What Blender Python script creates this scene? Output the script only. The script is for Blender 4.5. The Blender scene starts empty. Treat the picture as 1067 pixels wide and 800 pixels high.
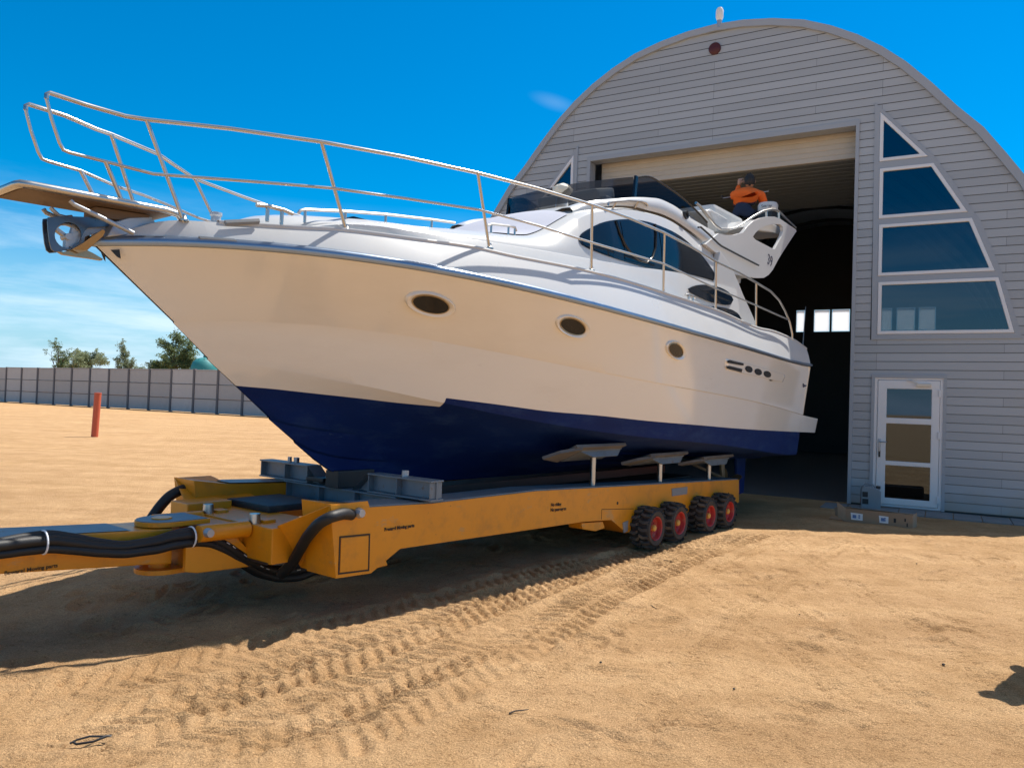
import bpy, bmesh, math, random
import numpy as np
from mathutils import Vector, Matrix, noise
from mathutils.geometry import tessellate_polygon
random.seed(7); rng = np.random.default_rng(11)
scene = bpy.context.scene
COL = scene.collection

# ------------------------------------------------------------------ camera
F, CX, CY, EYE = 800., 533.5, 400., 1.65
roll, pitch = np.radians(1.933), np.radians(1.261)
fw = np.array([0, np.cos(pitch), np.sin(pitch)]); r0 = np.array([1., 0, 0]); u0 = np.cross(r0, fw)
rt = r0*np.cos(roll) + u0*np.sin(roll); up = np.cross(rt, fw)
C = np.array([0, 0, EYE])
cam_d = bpy.data.cameras.new('camera'); cam = bpy.data.objects.new('camera', cam_d); COL.objects.link(cam)
cam.matrix_world = Matrix(((rt[0], up[0], -fw[0], C[0]), (rt[1], up[1], -fw[1], C[1]), (rt[2], up[2], -fw[2], C[2]), (0, 0, 0, 1)))
cam_d.sensor_width = 36; cam_d.lens = 36*F/1067; cam_d.clip_end = 3000; cam_d.clip_start = .05
scene.camera = cam

def ray(x, y): return fw + rt*((x-CX)/F) - up*((y-CY)/F)
def ground(x, y, z=0.):
    d = ray(x, y); return C + d*((z-EYE)/d[2])
def onplane(x, y, P, n):
    d = ray(x, y); return C + d*(((np.asarray(P)-C)@n)/(d@n))

# facade frame: u along the wall to the right, z up, w out of the wall towards the yard
A = np.radians(60.6)
FU = np.array([np.sin(A), -np.cos(A), 0]); FN = np.array([-np.cos(A), -np.sin(A), 0])
P0 = ground(981.6, 533.5)
def fac(x, y, w=0.):
    p = onplane(x, y, P0+FN*w, FN); return (float((p-P0)@FU), float(p[2]))
# boat / trailer frame: s aft, L lateral (towards the camera), z up
TA = np.radians(38.5)
D = np.array([np.sin(TA), np.cos(TA), 0.]); N = np.array([np.cos(TA), -np.sin(TA), 0.])
LC = -5.52
def lat(x, y, L):
    d = ray(x, y); t = (L-C@N)/(d@N); p = C + d*t
    return float(p@D), float(p[2])

# ------------------------------------------------------------------ object helpers
def tag(o, label=None, cat=None, group=None, kind=None):
    if label: o['label'] = label
    if cat: o['category'] = cat
    if group: o['group'] = group
    if kind: o['kind'] = kind
    return o
def empty(name, loc=(0, 0, 0), rz=0.):
    o = bpy.data.objects.new(name, None); COL.objects.link(o)
    o.location = loc; o.rotation_euler = (0, 0, rz); o.empty_display_size = .2
    return o
def link_mesh(name, me, mat, parent=None, smooth=None):
    o = bpy.data.objects.new(name, me); COL.objects.link(o)
    mats = mat if isinstance(mat, (list, tuple)) else [mat]
    for m in mats: me.materials.append(m)
    if parent: o.parent = parent
    if smooth is not None:
        me.polygons.foreach_set('use_smooth', [True]*len(me.polygons))
        me.set_sharp_from_angle(angle=math.radians(smooth))
    return o
def copy_tree(o, parent=None):
    c = o.copy(); COL.objects.link(c)
    if parent: c.parent = parent
    for ch in list(o.children): copy_tree(ch, c)
    return c

class MB:
    """collects geometry in a local frame and links it as one mesh object"""
    def __init__(s): s.v = []; s.f = []; s.mi = []
    def add(s, vs, fs, mi=0):
        o = len(s.v); s.v += [tuple(float(c) for c in v) for v in vs]
        s.f += [tuple(i+o for i in f) for f in fs]; s.mi += [mi]*len(fs); return s
    def box(s, c, d, R=None, mi=0, bev=0.):
        bm = bmesh.new(); bmesh.ops.create_cube(bm, size=1)
        for v in bm.verts: v.co = Vector((v.co.x*d[0], v.co.y*d[1], v.co.z*d[2]))
        if bev: bmesh.ops.bevel(bm, geom=bm.edges[:], offset=bev, segments=2, profile=.7, affect='EDGES')
        return s.bm(bm, Matrix.Translation(c) @ (R.to_4x4() if R else Matrix()), mi)
    def box2(s, a, b, bev=0., mi=0):
        a = np.array(a, float); b = np.array(b, float)
        return s.box(tuple((a+b)/2), tuple(abs(b-a)), None, mi, bev)
    def bm(s, bm, M=Matrix(), mi=0):
        bm.verts.index_update()
        s.add([M @ v.co for v in bm.verts], [[v.index for v in f.verts] for f in bm.faces], mi); bm.free(); return s
    def tube(s, pts, r, n=8, cap=True, mi=0, closed=False):
        P = [Vector(tuple(map(float, p))) for p in pts]; k = len(P)
        rr = r if isinstance(r, (list, tuple)) else [r]*k
        vs = []; fs = []
        T = []
        for i in range(k):
            if closed: t = P[(i+1) % k]-P[i-1]
            else: t = P[min(i+1, k-1)]-P[max(i-1, 0)]
            T.append(t.normalized() if t.length > 1e-9 else Vector((0, 0, 1)))
        a = Vector((0, 0, 1)) if abs(T[0].z) < .9 else Vector((1, 0, 0))
        u = T[0].cross(a).normalized()
        for i in range(k):
            u = (u - T[i]*u.dot(T[i]))
            if u.length < 1e-6: u = T[i].orthogonal()
            u.normalize(); w = T[i].cross(u)
            for j in range(n):
                th = 2*math.pi*j/n
                vs.append(P[i] + (u*math.cos(th)+w*math.sin(th))*rr[i])
        m = k if closed else k-1
        for i in range(m):
            for j in range(n):
                a0 = i*n+j; a1 = i*n+(j+1) % n; b0 = ((i+1) % k)*n+j; b1 = ((i+1) % k)*n+(j+1) % n
                fs.append((a0, a1, b1, b0))
        if cap and not closed:
            fs.append(tuple(range(n-1, -1, -1))); fs.append(tuple((k-1)*n+j for j in range(n)))
        return s.add(vs, fs, mi)
    def grid(s, G, mi=0, flip=False):
        G = np.asarray(G, float); a, b = G.shape[:2]
        fs = []
        for i in range(a-1):
            for j in range(b-1):
                q = (i*b+j, i*b+j+1, (i+1)*b+j+1, (i+1)*b+j)
                fs.append(q[::-1] if flip else q)
        return s.add(G.reshape(-1, 3), fs, mi)
    def prism(s, loops, to3, d0, d1, mi=0):
        """loops: outer + holes in 2-D; to3(x, y, d) -> 3-D; a solid slab between depths d0 and d1"""
        tris = tessellate_polygon([[Vector((p[0], p[1], 0)) for p in l] for l in loops])
        flat = [p for l in loops for p in l]; n = len(flat)
        vs = [to3(p[0], p[1], d0) for p in flat] + [to3(p[0], p[1], d1) for p in flat]
        fs = [tuple(t) for t in tris] + [tuple(i+n for i in reversed(t)) for t in tris]
        o = 0
        for l in loops:
            k = len(l)
            for i in range(k):
                j = (i+1) % k; fs.append((o+i, o+j, o+j+n, o+i+n))
            o += k
        return s.add(vs, fs, mi)
    def lathe(s, prof, M=Matrix(), n=32, mi=0):
        """prof: (radius, height) pairs about local z"""
        vs = []; fs = []; k = len(prof)
        for i in range(n):
            th = 2*math.pi*i/n
            for r, h in prof: vs.append(M @ Vector((r*math.cos(th), r*math.sin(th), h)))
        for i in range(n):
            for j in range(k-1):
                a = i*k+j; b = ((i+1) % n)*k+j; fs.append((a, b, b+1, a+1))
        return s.add(vs, fs, mi)
    def build(s, name, mat, parent=None, smooth=None, recalc=True, bevel=0.):
        me = bpy.data.meshes.new(name); me.from_pydata(s.v, [], s.f); me.update()
        for i, p in enumerate(me.polygons): p.material_index = s.mi[i]
        bm = bmesh.new(); bm.from_mesh(me)
        if smooth is not None: bmesh.ops.remove_doubles(bm, verts=bm.verts, dist=1e-5)
        if recalc: bmesh.ops.recalc_face_normals(bm, faces=bm.faces)
        bm.to_mesh(me); bm.free()
        o = link_mesh(name, me, mat, parent, smooth)
        if bevel:
            m = o.modifiers.new('bevel', 'BEVEL'); m.width = bevel; m.segments = 2; m.limit_method = 'ANGLE'; m.angle_limit = math.radians(40)
        return o

def text_mesh(body, size, name, mat, parent, M, shear=0., extrude=.001, bold=0.):
    cu = bpy.data.curves.new('txt', 'FONT'); cu.body = body; cu.size = size; cu.align_x = 'CENTER'; cu.align_y = 'CENTER'
    cu.extrude = extrude; cu.shear = shear; cu.offset = bold
    t = bpy.data.objects.new('txt', cu); COL.objects.link(t)
    dg = bpy.context.evaluated_depsgraph_get(); me = bpy.data.meshes.new_from_object(t.evaluated_get(dg))
    bpy.data.objects.remove(t); me.transform(M)
    me.materials.clear()
    return link_mesh(name, me, mat, parent)

def pchip(xs, ys):
    xs = np.array(xs, float); ys = np.array(ys, float)
    o = np.argsort(xs); xs = xs[o]; ys = ys[o]
    keep = np.concatenate([[True], np.diff(xs) > 1e-6]); xs = xs[keep]; ys = ys[keep]
    h = np.diff(xs); d = np.diff(ys)/h; m = np.zeros_like(ys)
    if len(xs) == 2: m[:] = d[0]
    else:
        for i in range(1, len(xs)-1):
            if d[i-1]*d[i] > 0:
                w1 = 2*h[i]+h[i-1]; w2 = h[i]+2*h[i-1]; m[i] = (w1+w2)/(w1/d[i-1]+w2/d[i])
        m[0] = d[0]; m[-1] = d[-1]
    def f(x):
        x = np.asarray(x, float); i = np.clip(np.searchsorted(xs, x)-1, 0, len(xs)-2)
        t = (x-xs[i])/h[i]; tc = np.clip(t, 0, 1)
        v = (1+2*tc)*(1-tc)**2*ys[i] + tc*(1-tc)**2*h[i]*m[i] + tc*tc*(3-2*tc)*ys[i+1] + tc*tc*(tc-1)*h[i]*m[i+1]
        return v + (t-tc)*h[i]*np.where(t < 0, m[0], m[-1])
    return f
def lerp(xs, ys): return lambda x: np.interp(x, xs, ys)

# ------------------------------------------------------------------ materials
def new_mat(name):
    m = bpy.data.materials.new(name); m.use_nodes = True
    nt = m.node_tree; return m, nt, nt.nodes['Principled BSDF']
def mat(name, col, rough=.5, metal=0., var=.12, scale=3., bump=0., bscale=60., coat=0., dirt=None, dscale=1.5, damt=.35, spec=.5, stretch=None):
    m, nt, p = new_mat(name); nd = nt.nodes; lk = nt.links
    p.inputs['Roughness'].default_value = rough; p.inputs['Metallic'].default_value = metal
    p.inputs['Coat Weight'].default_value = coat; p.inputs['Coat Roughness'].default_value = .08
    p.inputs['Specular IOR Level'].default_value = spec
    tc = nd.new('ShaderNodeTexCoord'); vec = tc.outputs['Object']
    if stretch:
        mp = nd.new('ShaderNodeMapping'); mp.inputs['Scale'].default_value = stretch; lk.new(vec, mp.inputs['Vector']); vec = mp.outputs['Vector']
    n1 = nd.new('ShaderNodeTexNoise'); n1.inputs['Scale'].default_value = scale; n1.inputs['Detail'].default_value = 6; lk.new(vec, n1.inputs['Vector'])
    mx = nd.new('ShaderNodeMix'); mx.data_type = 'RGBA'
    a = [max(0, c*(1-var)) for c in col]; b = [min(1, c*(1+var)) for c in col]
    mx.inputs['A'].default_value = (*a, 1); mx.inputs['B'].default_value = (*b, 1); lk.new(n1.outputs['Fac'], mx.inputs['Factor'])
    out = mx.outputs['Result']
    if dirt:
        n2 = nd.new('ShaderNodeTexNoise'); n2.inputs['Scale'].default_value = dscale; n2.inputs['Detail'].default_value = 9; n2.inputs['Roughness'].default_value = .7; lk.new(vec, n2.inputs['Vector'])
        cr = nd.new('ShaderNodeValToRGB'); cr.color_ramp.elements[0].position = .5; cr.color_ramp.elements[1].position = .78
        cr.color_ramp.elements[0].color = (0, 0, 0, 1); cr.color_ramp.elements[1].color = (damt, damt, damt, 1); lk.new(n2.outputs['Fac'], cr.inputs['Fac'])
        m2 = nd.new('ShaderNodeMix'); m2.data_type = 'RGBA'; lk.new(cr.outputs['Color'], m2.inputs['Factor']); lk.new(out, m2.inputs['A']); m2.inputs['B'].default_value = (*dirt, 1)
        out = m2.outputs['Result']
    lk.new(out, p.inputs['Base Color'])
    rr = nd.new('ShaderNodeMapRange'); rr.inputs['To Min'].default_value = max(0, rough-.07); rr.inputs['To Max'].default_value = min(1, rough+.07)
    lk.new(n1.outputs['Fac'], rr.inputs['Value']); lk.new(rr.outputs['Result'], p.inputs['Roughness'])
    if bump:
        n3 = nd.new('ShaderNodeTexNoise'); n3.inputs['Scale'].default_value = bscale; n3.inputs['Detail'].default_value = 5; lk.new(vec, n3.inputs['Vector'])
        bp = nd.new('ShaderNodeBump'); bp.inputs['Strength'].default_value = bump; bp.inputs['Distance'].default_value = .01
        lk.new(n3.outputs['Fac'], bp.inputs['Height']); lk.new(bp.outputs['Normal'], p.inputs['Normal'])
    return m
def grime(m, thr, col, scale, amt, stretch=(1, 1, 1)):
    """chips, rust specks or splashes with a shape of their own over an existing paint"""
    nt = m.node_tree; nd = nt.nodes; lk = nt.links; p = nd['Principled BSDF']; src = p.inputs['Base Color'].links[0].from_socket
    tc = nd.new('ShaderNodeTexCoord'); mp = nd.new('ShaderNodeMapping'); mp.inputs['Scale'].default_value = stretch; lk.new(tc.outputs['Object'], mp.inputs['Vector'])
    n = nd.new('ShaderNodeTexNoise'); n.inputs['Scale'].default_value = scale; n.inputs['Detail'].default_value = 8; n.inputs['Roughness'].default_value = .72; lk.new(mp.outputs['Vector'], n.inputs['Vector'])
    r = nd.new('ShaderNodeMapRange'); r.inputs['From Min'].default_value = thr; r.inputs['From Max'].default_value = thr+.05; r.inputs['To Max'].default_value = amt; lk.new(n.outputs['Fac'], r.inputs['Value'])
    mx = nd.new('ShaderNodeMix'); mx.data_type = 'RGBA'; lk.new(r.outputs['Result'], mx.inputs['Factor']); lk.new(src, mx.inputs['A']); mx.inputs['B'].default_value = (*col, 1); lk.new(mx.outputs['Result'], p.inputs['Base Color'])
def boards(m):
    """board lengths with butt joints and a slightly different tone per board; sand splashed along the foot"""
    nt = m.node_tree; nd = nt.nodes; lk = nt.links; p = nd['Principled BSDF']; src = p.inputs['Base Color'].links[0].from_socket
    tc = nd.new('ShaderNodeTexCoord'); sp = nd.new('ShaderNodeSeparateXYZ'); lk.new(tc.outputs['Object'], sp.inputs[0]); cb = nd.new('ShaderNodeCombineXYZ'); lk.new(sp.outputs['X'], cb.inputs['X'])
    sb_ = nd.new('ShaderNodeMath'); sb_.operation = 'SUBTRACT'; sb_.inputs[1].default_value = .03; lk.new(sp.outputs['Z'], sb_.inputs[0]); lk.new(sb_.outputs[0], cb.inputs['Y'])
    b = nd.new('ShaderNodeTexBrick'); b.inputs['Scale'].default_value = 1; b.inputs['Brick Width'].default_value = 3.05; b.inputs['Row Height'].default_value = .1492; b.inputs['Mortar Size'].default_value = .005; b.offset = .37; b.offset_frequency = 3
    b.inputs['Color1'].default_value = (.90, .90, .90, 1); b.inputs['Color2'].default_value = (1.07, 1.07, 1.07, 1); b.inputs['Mortar'].default_value = (.62, .62, .62, 1); lk.new(cb.outputs[0], b.inputs['Vector'])
    mu = nd.new('ShaderNodeMix'); mu.data_type = 'RGBA'; mu.blend_type = 'MULTIPLY'; mu.inputs['Factor'].default_value = 1; lk.new(src, mu.inputs['A']); lk.new(b.outputs['Color'], mu.inputs['B'])
    n = nd.new('ShaderNodeTexNoise'); n.inputs['Scale'].default_value = 2.2; n.inputs['Detail'].default_value = 8; lk.new(tc.outputs['Object'], n.inputs['Vector'])
    ad = nd.new('ShaderNodeMath'); ad.operation = 'MULTIPLY_ADD'; ad.inputs[1].default_value = -1.1; lk.new(sp.outputs['Z'], ad.inputs[0]); lk.new(n.outputs['Fac'], ad.inputs[2])
    r = nd.new('ShaderNodeMapRange'); r.inputs['From Min'].default_value = .05; r.inputs['From Max'].default_value = .55; r.inputs['To Max'].default_value = .55; lk.new(ad.outputs[0], r.inputs['Value'])
    mx = nd.new('ShaderNodeMix'); mx.data_type = 'RGBA'; lk.new(r.outputs['Result'], mx.inputs['Factor']); lk.new(mu.outputs['Result'], mx.inputs['A']); mx.inputs['B'].default_value = (.36, .30, .23, 1); lk.new(mx.outputs['Result'], p.inputs['Base Color'])
def per_object(m, lo, hi):
    nt = m.node_tree; nd = nt.nodes; lk = nt.links; p = nd['Principled BSDF']; src = p.inputs['Base Color'].links[0].from_socket
    oi = nd.new('ShaderNodeObjectInfo'); r = nd.new('ShaderNodeMapRange'); r.inputs['To Min'].default_value = lo; r.inputs['To Max'].default_value = hi; lk.new(oi.outputs['Random'], r.inputs['Value'])
    mu = nd.new('ShaderNodeMix'); mu.data_type = 'RGBA'; mu.blend_type = 'MULTIPLY'; mu.inputs['Factor'].default_value = 1; lk.new(src, mu.inputs['A']); lk.new(r.outputs['Result'], mu.inputs['B']); lk.new(mu.outputs['Result'], p.inputs['Base Color'])
def glass(name, tint, refl, rough=.015, rcol=(.85, .92, 1), gain=.6):
    m, nt, p = new_mat(name); nd = nt.nodes; lk = nt.links; nd.remove(p)
    t = nd.new('ShaderNodeBsdfTransparent'); t.inputs['Color'].default_value = (*tint, 1)
    g = nd.new('ShaderNodeBsdfGlossy'); g.inputs['Roughness'].default_value = rough; g.inputs['Color'].default_value = (*rcol, 1)
    lw = nd.new('ShaderNodeLayerWeight'); lw.inputs['Blend'].default_value = .5
    mr = nd.new('ShaderNodeMapRange'); mr.inputs['To Min'].default_value = refl; mr.inputs['To Max'].default_value = min(1, refl+gain); lk.new(lw.outputs['Fresnel'], mr.inputs['Value'])
    mx = nd.new('ShaderNodeMixShader'); lk.new(mr.outputs['Result'], mx.inputs['Fac']); lk.new(t.outputs[0], mx.inputs[1]); lk.new(g.outputs[0], mx.inputs[2])
    n1 = nd.new('ShaderNodeTexNoise'); n1.inputs['Scale'].default_value = 1.2
    bp = nd.new('ShaderNodeBump'); bp.inputs['Strength'].default_value = .02; lk.new(n1.outputs['Fac'], bp.inputs['Height']); lk.new(bp.outputs['Normal'], g.inputs['Normal'])
    lk.new(mx.outputs[0], nd['Material Output'].inputs['Surface']); return m

M = {}
M['gel'] = mat('white gelcoat', (.56, .56, .555), .3, var=.03, scale=1.2, coat=.3, dirt=(.55, .52, .47), dscale=1.3, damt=.25)
M['hull'] = mat('white hull gelcoat', (.79, .755, .68), .14, var=.03, scale=.8, coat=.8, dirt=(.58, .52, .43), dscale=.9, damt=.25, stretch=(.6, .6, 2.2))
M['blue'] = mat('blue antifouling', (.001, .017, .105), .7, spec=.2, var=.4, scale=2.2, bump=.2, bscale=25, dirt=(.02, .05, .14), dscale=4.5, damt=.8, stretch=(.5, 1, 1.5))
M['steel'] = mat('polished steel', (.52, .50, .475), .33, metal=1., var=.05, scale=8)
M['steel_dull'] = mat('galvanised steel', (.44, .46, .49), .5, metal=.75, var=.15, scale=9, bump=.1)
M['rubber'] = mat('black rubber', (.018, .018, .02), .6, var=.3, scale=12, bump=.2, bscale=90, dirt=(.16, .11, .07), dscale=6, damt=.5)
M['tyre'] = mat('tyre rubber', (.075, .072, .068), .75, var=.3, scale=10, bump=.3, bscale=80, dirt=(.34, .24, .15), dscale=7, damt=.95)
M['hose'] = mat('black hose', (.010, .010, .011), .55, var=.3, scale=12, bump=.12, bscale=120)
M['orange'] = mat('orange machine paint', (.72, .268, .005), .42, var=.08, scale=2.5, coat=.15, dirt=(.33, .14, .03), dscale=4.5, damt=.6, bump=.08, bscale=40)
M['red_rim'] = mat('red rim paint', (.42, .03, .03), .5, var=.2, scale=9, dirt=(.30, .17, .10), dscale=12, damt=.9)
M['ochre'] = mat('hub paint', (.62, .34, .06), .5, var=.15, scale=9)
M['dark'] = mat('dark steel', (.025, .027, .03), .5, var=.3, scale=6, metal=.2)
M['beamgrey'] = mat('grey primed steel', (.17, .21, .25), .5, var=.2, scale=5, metal=.15, dirt=(.12, .09, .07), dscale=4, damt=.5)
M['bed'] = mat('oxide timber', (.16, .05, .035), .75, var=.3, scale=3, stretch=(1, 8, 1), bump=.3, bscale=30)
M['pad'] = mat('weathered pad timber', (.13, .125, .12), .8, var=.35, scale=5, bump=.4, bscale=40, dirt=(.05, .048, .045), dscale=4, damt=.6)
M['text'] = mat('dark lettering', (.03, .018, .01), .6, var=.1)
M['navytext'] = mat('navy lettering', (.015, .02, .06), .4, var=.1)
M['whiteink'] = mat('white hose print', (.6, .6, .58), .6, var=.2, scale=60)
M['bglass'] = mat('tinted boat glass', (.007, .010, .014), .08, var=.2, coat=0., spec=.32)
M['bframe'] = mat('black window frame', (.006, .006, .008), .25, var=.2)
M['cover'] = mat('grey screen cover', (.42, .43, .50), .8, var=.06, scale=5, bump=.15, bscale=80)
M['smoke'] = glass('smoked acrylic', (.24, .235, .23), .02, .03, (.42, .42, .44), .2)
M['grey_part'] = mat('grey plastic', (.22, .23, .24), .5, var=.1)
M['cream'] = mat('cream canvas', (.72, .66, .55), .8, var=.1, bump=.3, bscale=50)
M['teak'] = mat('weathered teak', (.15, .095, .055), .65, var=.25, scale=3, stretch=(1, 14, 14))
M['bronze'] = mat('bronze', (.38, .30, .19), .4, metal=.8, var=.2, scale=8)
M['siding'] = mat('grey lap siding', (.385, .42, .455), .5, var=.07, scale=.8, bump=.05, bscale=14, stretch=(.35, .35, 3), dirt=(.34, .365, .395), dscale=1.1, damt=.45)
M['trim'] = mat('grey trim sheet', (.345, .38, .425), .45, var=.05, scale=2)
M['roof'] = mat('roof sheet', (.38, .42, .46), .4, var=.1, scale=1.5, metal=.3)
M['strip'] = mat('blue steel strip', (.26, .32, .41), .3, metal=.85, var=.1, scale=6)
M['cheek'] = mat('dark stainless', (.10, .125, .16), .3, metal=.7, var=.3, scale=14)
M['pvc'] = mat('white window plastic', (.74, .75, .77), .35, var=.03, scale=4)
M['winglass'] = glass('hall window glass', (.30, .33, .35), .06, .015, (.60, .72, .84), .4)
M['doorglass'] = glass('door glass', (.10, .105, .105), .07, .02, (.40, .50, .64))
M['doorpanel'] = mat('beige door panel', (.53, .495, .43), .5, var=.08, scale=1.2, dirt=(.4, .33, .25), dscale=1.6, damt=.4)
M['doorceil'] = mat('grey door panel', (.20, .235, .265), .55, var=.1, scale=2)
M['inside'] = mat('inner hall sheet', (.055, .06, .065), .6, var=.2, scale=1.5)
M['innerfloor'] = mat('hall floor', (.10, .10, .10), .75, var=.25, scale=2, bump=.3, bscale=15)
M['maroon'] = mat('maroon vent', (.07, .009, .011), .5, var=.2)
M['lampglass'] = mat('lamp globe', (.80, .80, .78), .3, var=.05)
M['fence'] = mat('concrete panel', (.43, .435, .44), .85, var=.12, scale=.9, bump=.3, bscale=20, dirt=(.33, .33, .33), dscale=.8, damt=.5)
M['fpost'] = mat('dark fence post', (.12, .125, .14), .8, var=.15, scale=3)
M['orangepost'] = mat('orange red post paint', (.52, .10, .045), .55, var=.15, scale=5, dirt=(.35, .12, .07), dscale=5, damt=.5)
M['teal'] = mat('teal tank', (.03, .22, .22), .5, var=.2, scale=1.2, dirt=(.12, .22, .2), dscale=1, damt=.6)
M['bark'] = mat('bark', (.10, .075, .055), .9, var=.3, scale=8, bump=.5, bscale=30)
M['paver'] = mat('grey pavers', (.20, .215, .225), .85, var=.2, scale=3, bump=.3, bscale=30)
M['card'] = mat('brown cardboard', (.33, .23, .15), .85, var=.1, scale=4, bump=.1, bscale=60)
M['label'] = mat('white paper label', (.75, .77, .80), .6, var=.04)
M['bluelabel'] = mat('blue print', (.12, .22, .45), .6, var=.1)
M['can'] = mat('grey plastic can', (.24, .27, .30), .45, var=.12, scale=6)
M['skin'] = mat('skin', (.50, .29, .20), .55, var=.08)
M['hivis'] = mat('orange work jacket', (.95, .15, .012), .75, var=.15, scale=8, bump=.35, bscale=24)
M['navy'] = mat('navy work cloth', (.018, .026, .055), .8, var=.3, scale=7, bump=.4, bscale=22)
M['hair'] = mat('black hair', (.012, .011, .012), .6, var=.3, scale=40, bump=.4, bscale=90)
M['shoe'] = mat('tan shoe', (.22, .16, .11), .7, var=.2)
M['stone'] = mat('dark pebble', (.05, .042, .036), .8, var=.3, scale=30)
M['poly'] = None

grime(M['orange'], .66, (.10, .045, .02), 22, .85); grime(M['orange'], .60, (.42, .27, .13), 2.6, .45, (1, 1, 2.5)); grime(M['hull'], .66, (.50, .46, .40), 9, .35, (.25, .25, 1)); grime(M['blue'], .63, (.03, .06, .13), 7, .7, (.4, 1, 1)); boards(M['siding']); per_object(M['fence'], .86, 1.1)
grime(M['beamgrey'], .6, (.16, .09, .05), 12, .7)
def leaf_mat(name, col):
    m, nt, p = new_mat(name); nd = nt.nodes; lk = nt.links
    tc = nd.new('ShaderNodeTexCoord'); n1 = nd.new('ShaderNodeTexNoise'); n1.inputs['Scale'].default_value = 1.3; n1.inputs['Detail'].default_value = 6
    lk.new(tc.outputs['Object'], n1.inputs['Vector'])
    mx = nd.new('ShaderNodeMix'); mx.data_type = 'RGBA'; mx.inputs['A'].default_value = (col[0]*.6, col[1]*.6, col[2]*.6, 1); mx.inputs['B'].default_value = (col[0]*1.4, col[1]*1.4, col[2]*1.3, 1)
    lk.new(n1.outputs['Fac'], mx.inputs['Factor']); lk.new(mx.outputs['Result'], p.inputs['Base Color']); p.inputs['Roughness'].default_value = .6
    tr = nd.new('ShaderNodeBsdfTranslucent'); lk.new(mx.outputs['Result'], tr.inputs['Color'])
    ms = nd.new('ShaderNodeMixShader'); ms.inputs['Fac'].default_value = .35; lk.new(p.outputs[0], ms.inputs[1]); lk.new(tr.outputs[0], ms.inputs[2])
    lk.new(ms.outputs[0], nd['Material Output'].inputs['Surface']); return m
M['leaf'] = leaf_mat('tree leaves', (.15, .20, .085))
M['leaf2'] = leaf_mat('silvery leaves', (.24, .28, .16))
def poly_mat():
    m, nt, p = new_mat('milky window sheet'); nd = nt.nodes; lk = nt.links
    p.inputs['Base Color'].default_value = (.85, .88, .9, 1); p.inputs['Roughness'].default_value = .4
    n1 = nd.new('ShaderNodeTexNoise'); n1.inputs['Scale'].default_value = 2
    tr = nd.new('ShaderNodeBsdfTranslucent'); tr.inputs['Color'].default_value = (.93, .95, .97, 1)
    ms = nd.new('ShaderNodeMixShader'); ms.inputs['Fac'].default_value = .85; lk.new(p.outputs[0], ms.inputs[1]); lk.new(tr.outputs[0], ms.inputs[2])
    lk.new(ms.outputs[0], nd['Material Output'].inputs['Surface']); return m
M['poly'] = poly_mat()
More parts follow.
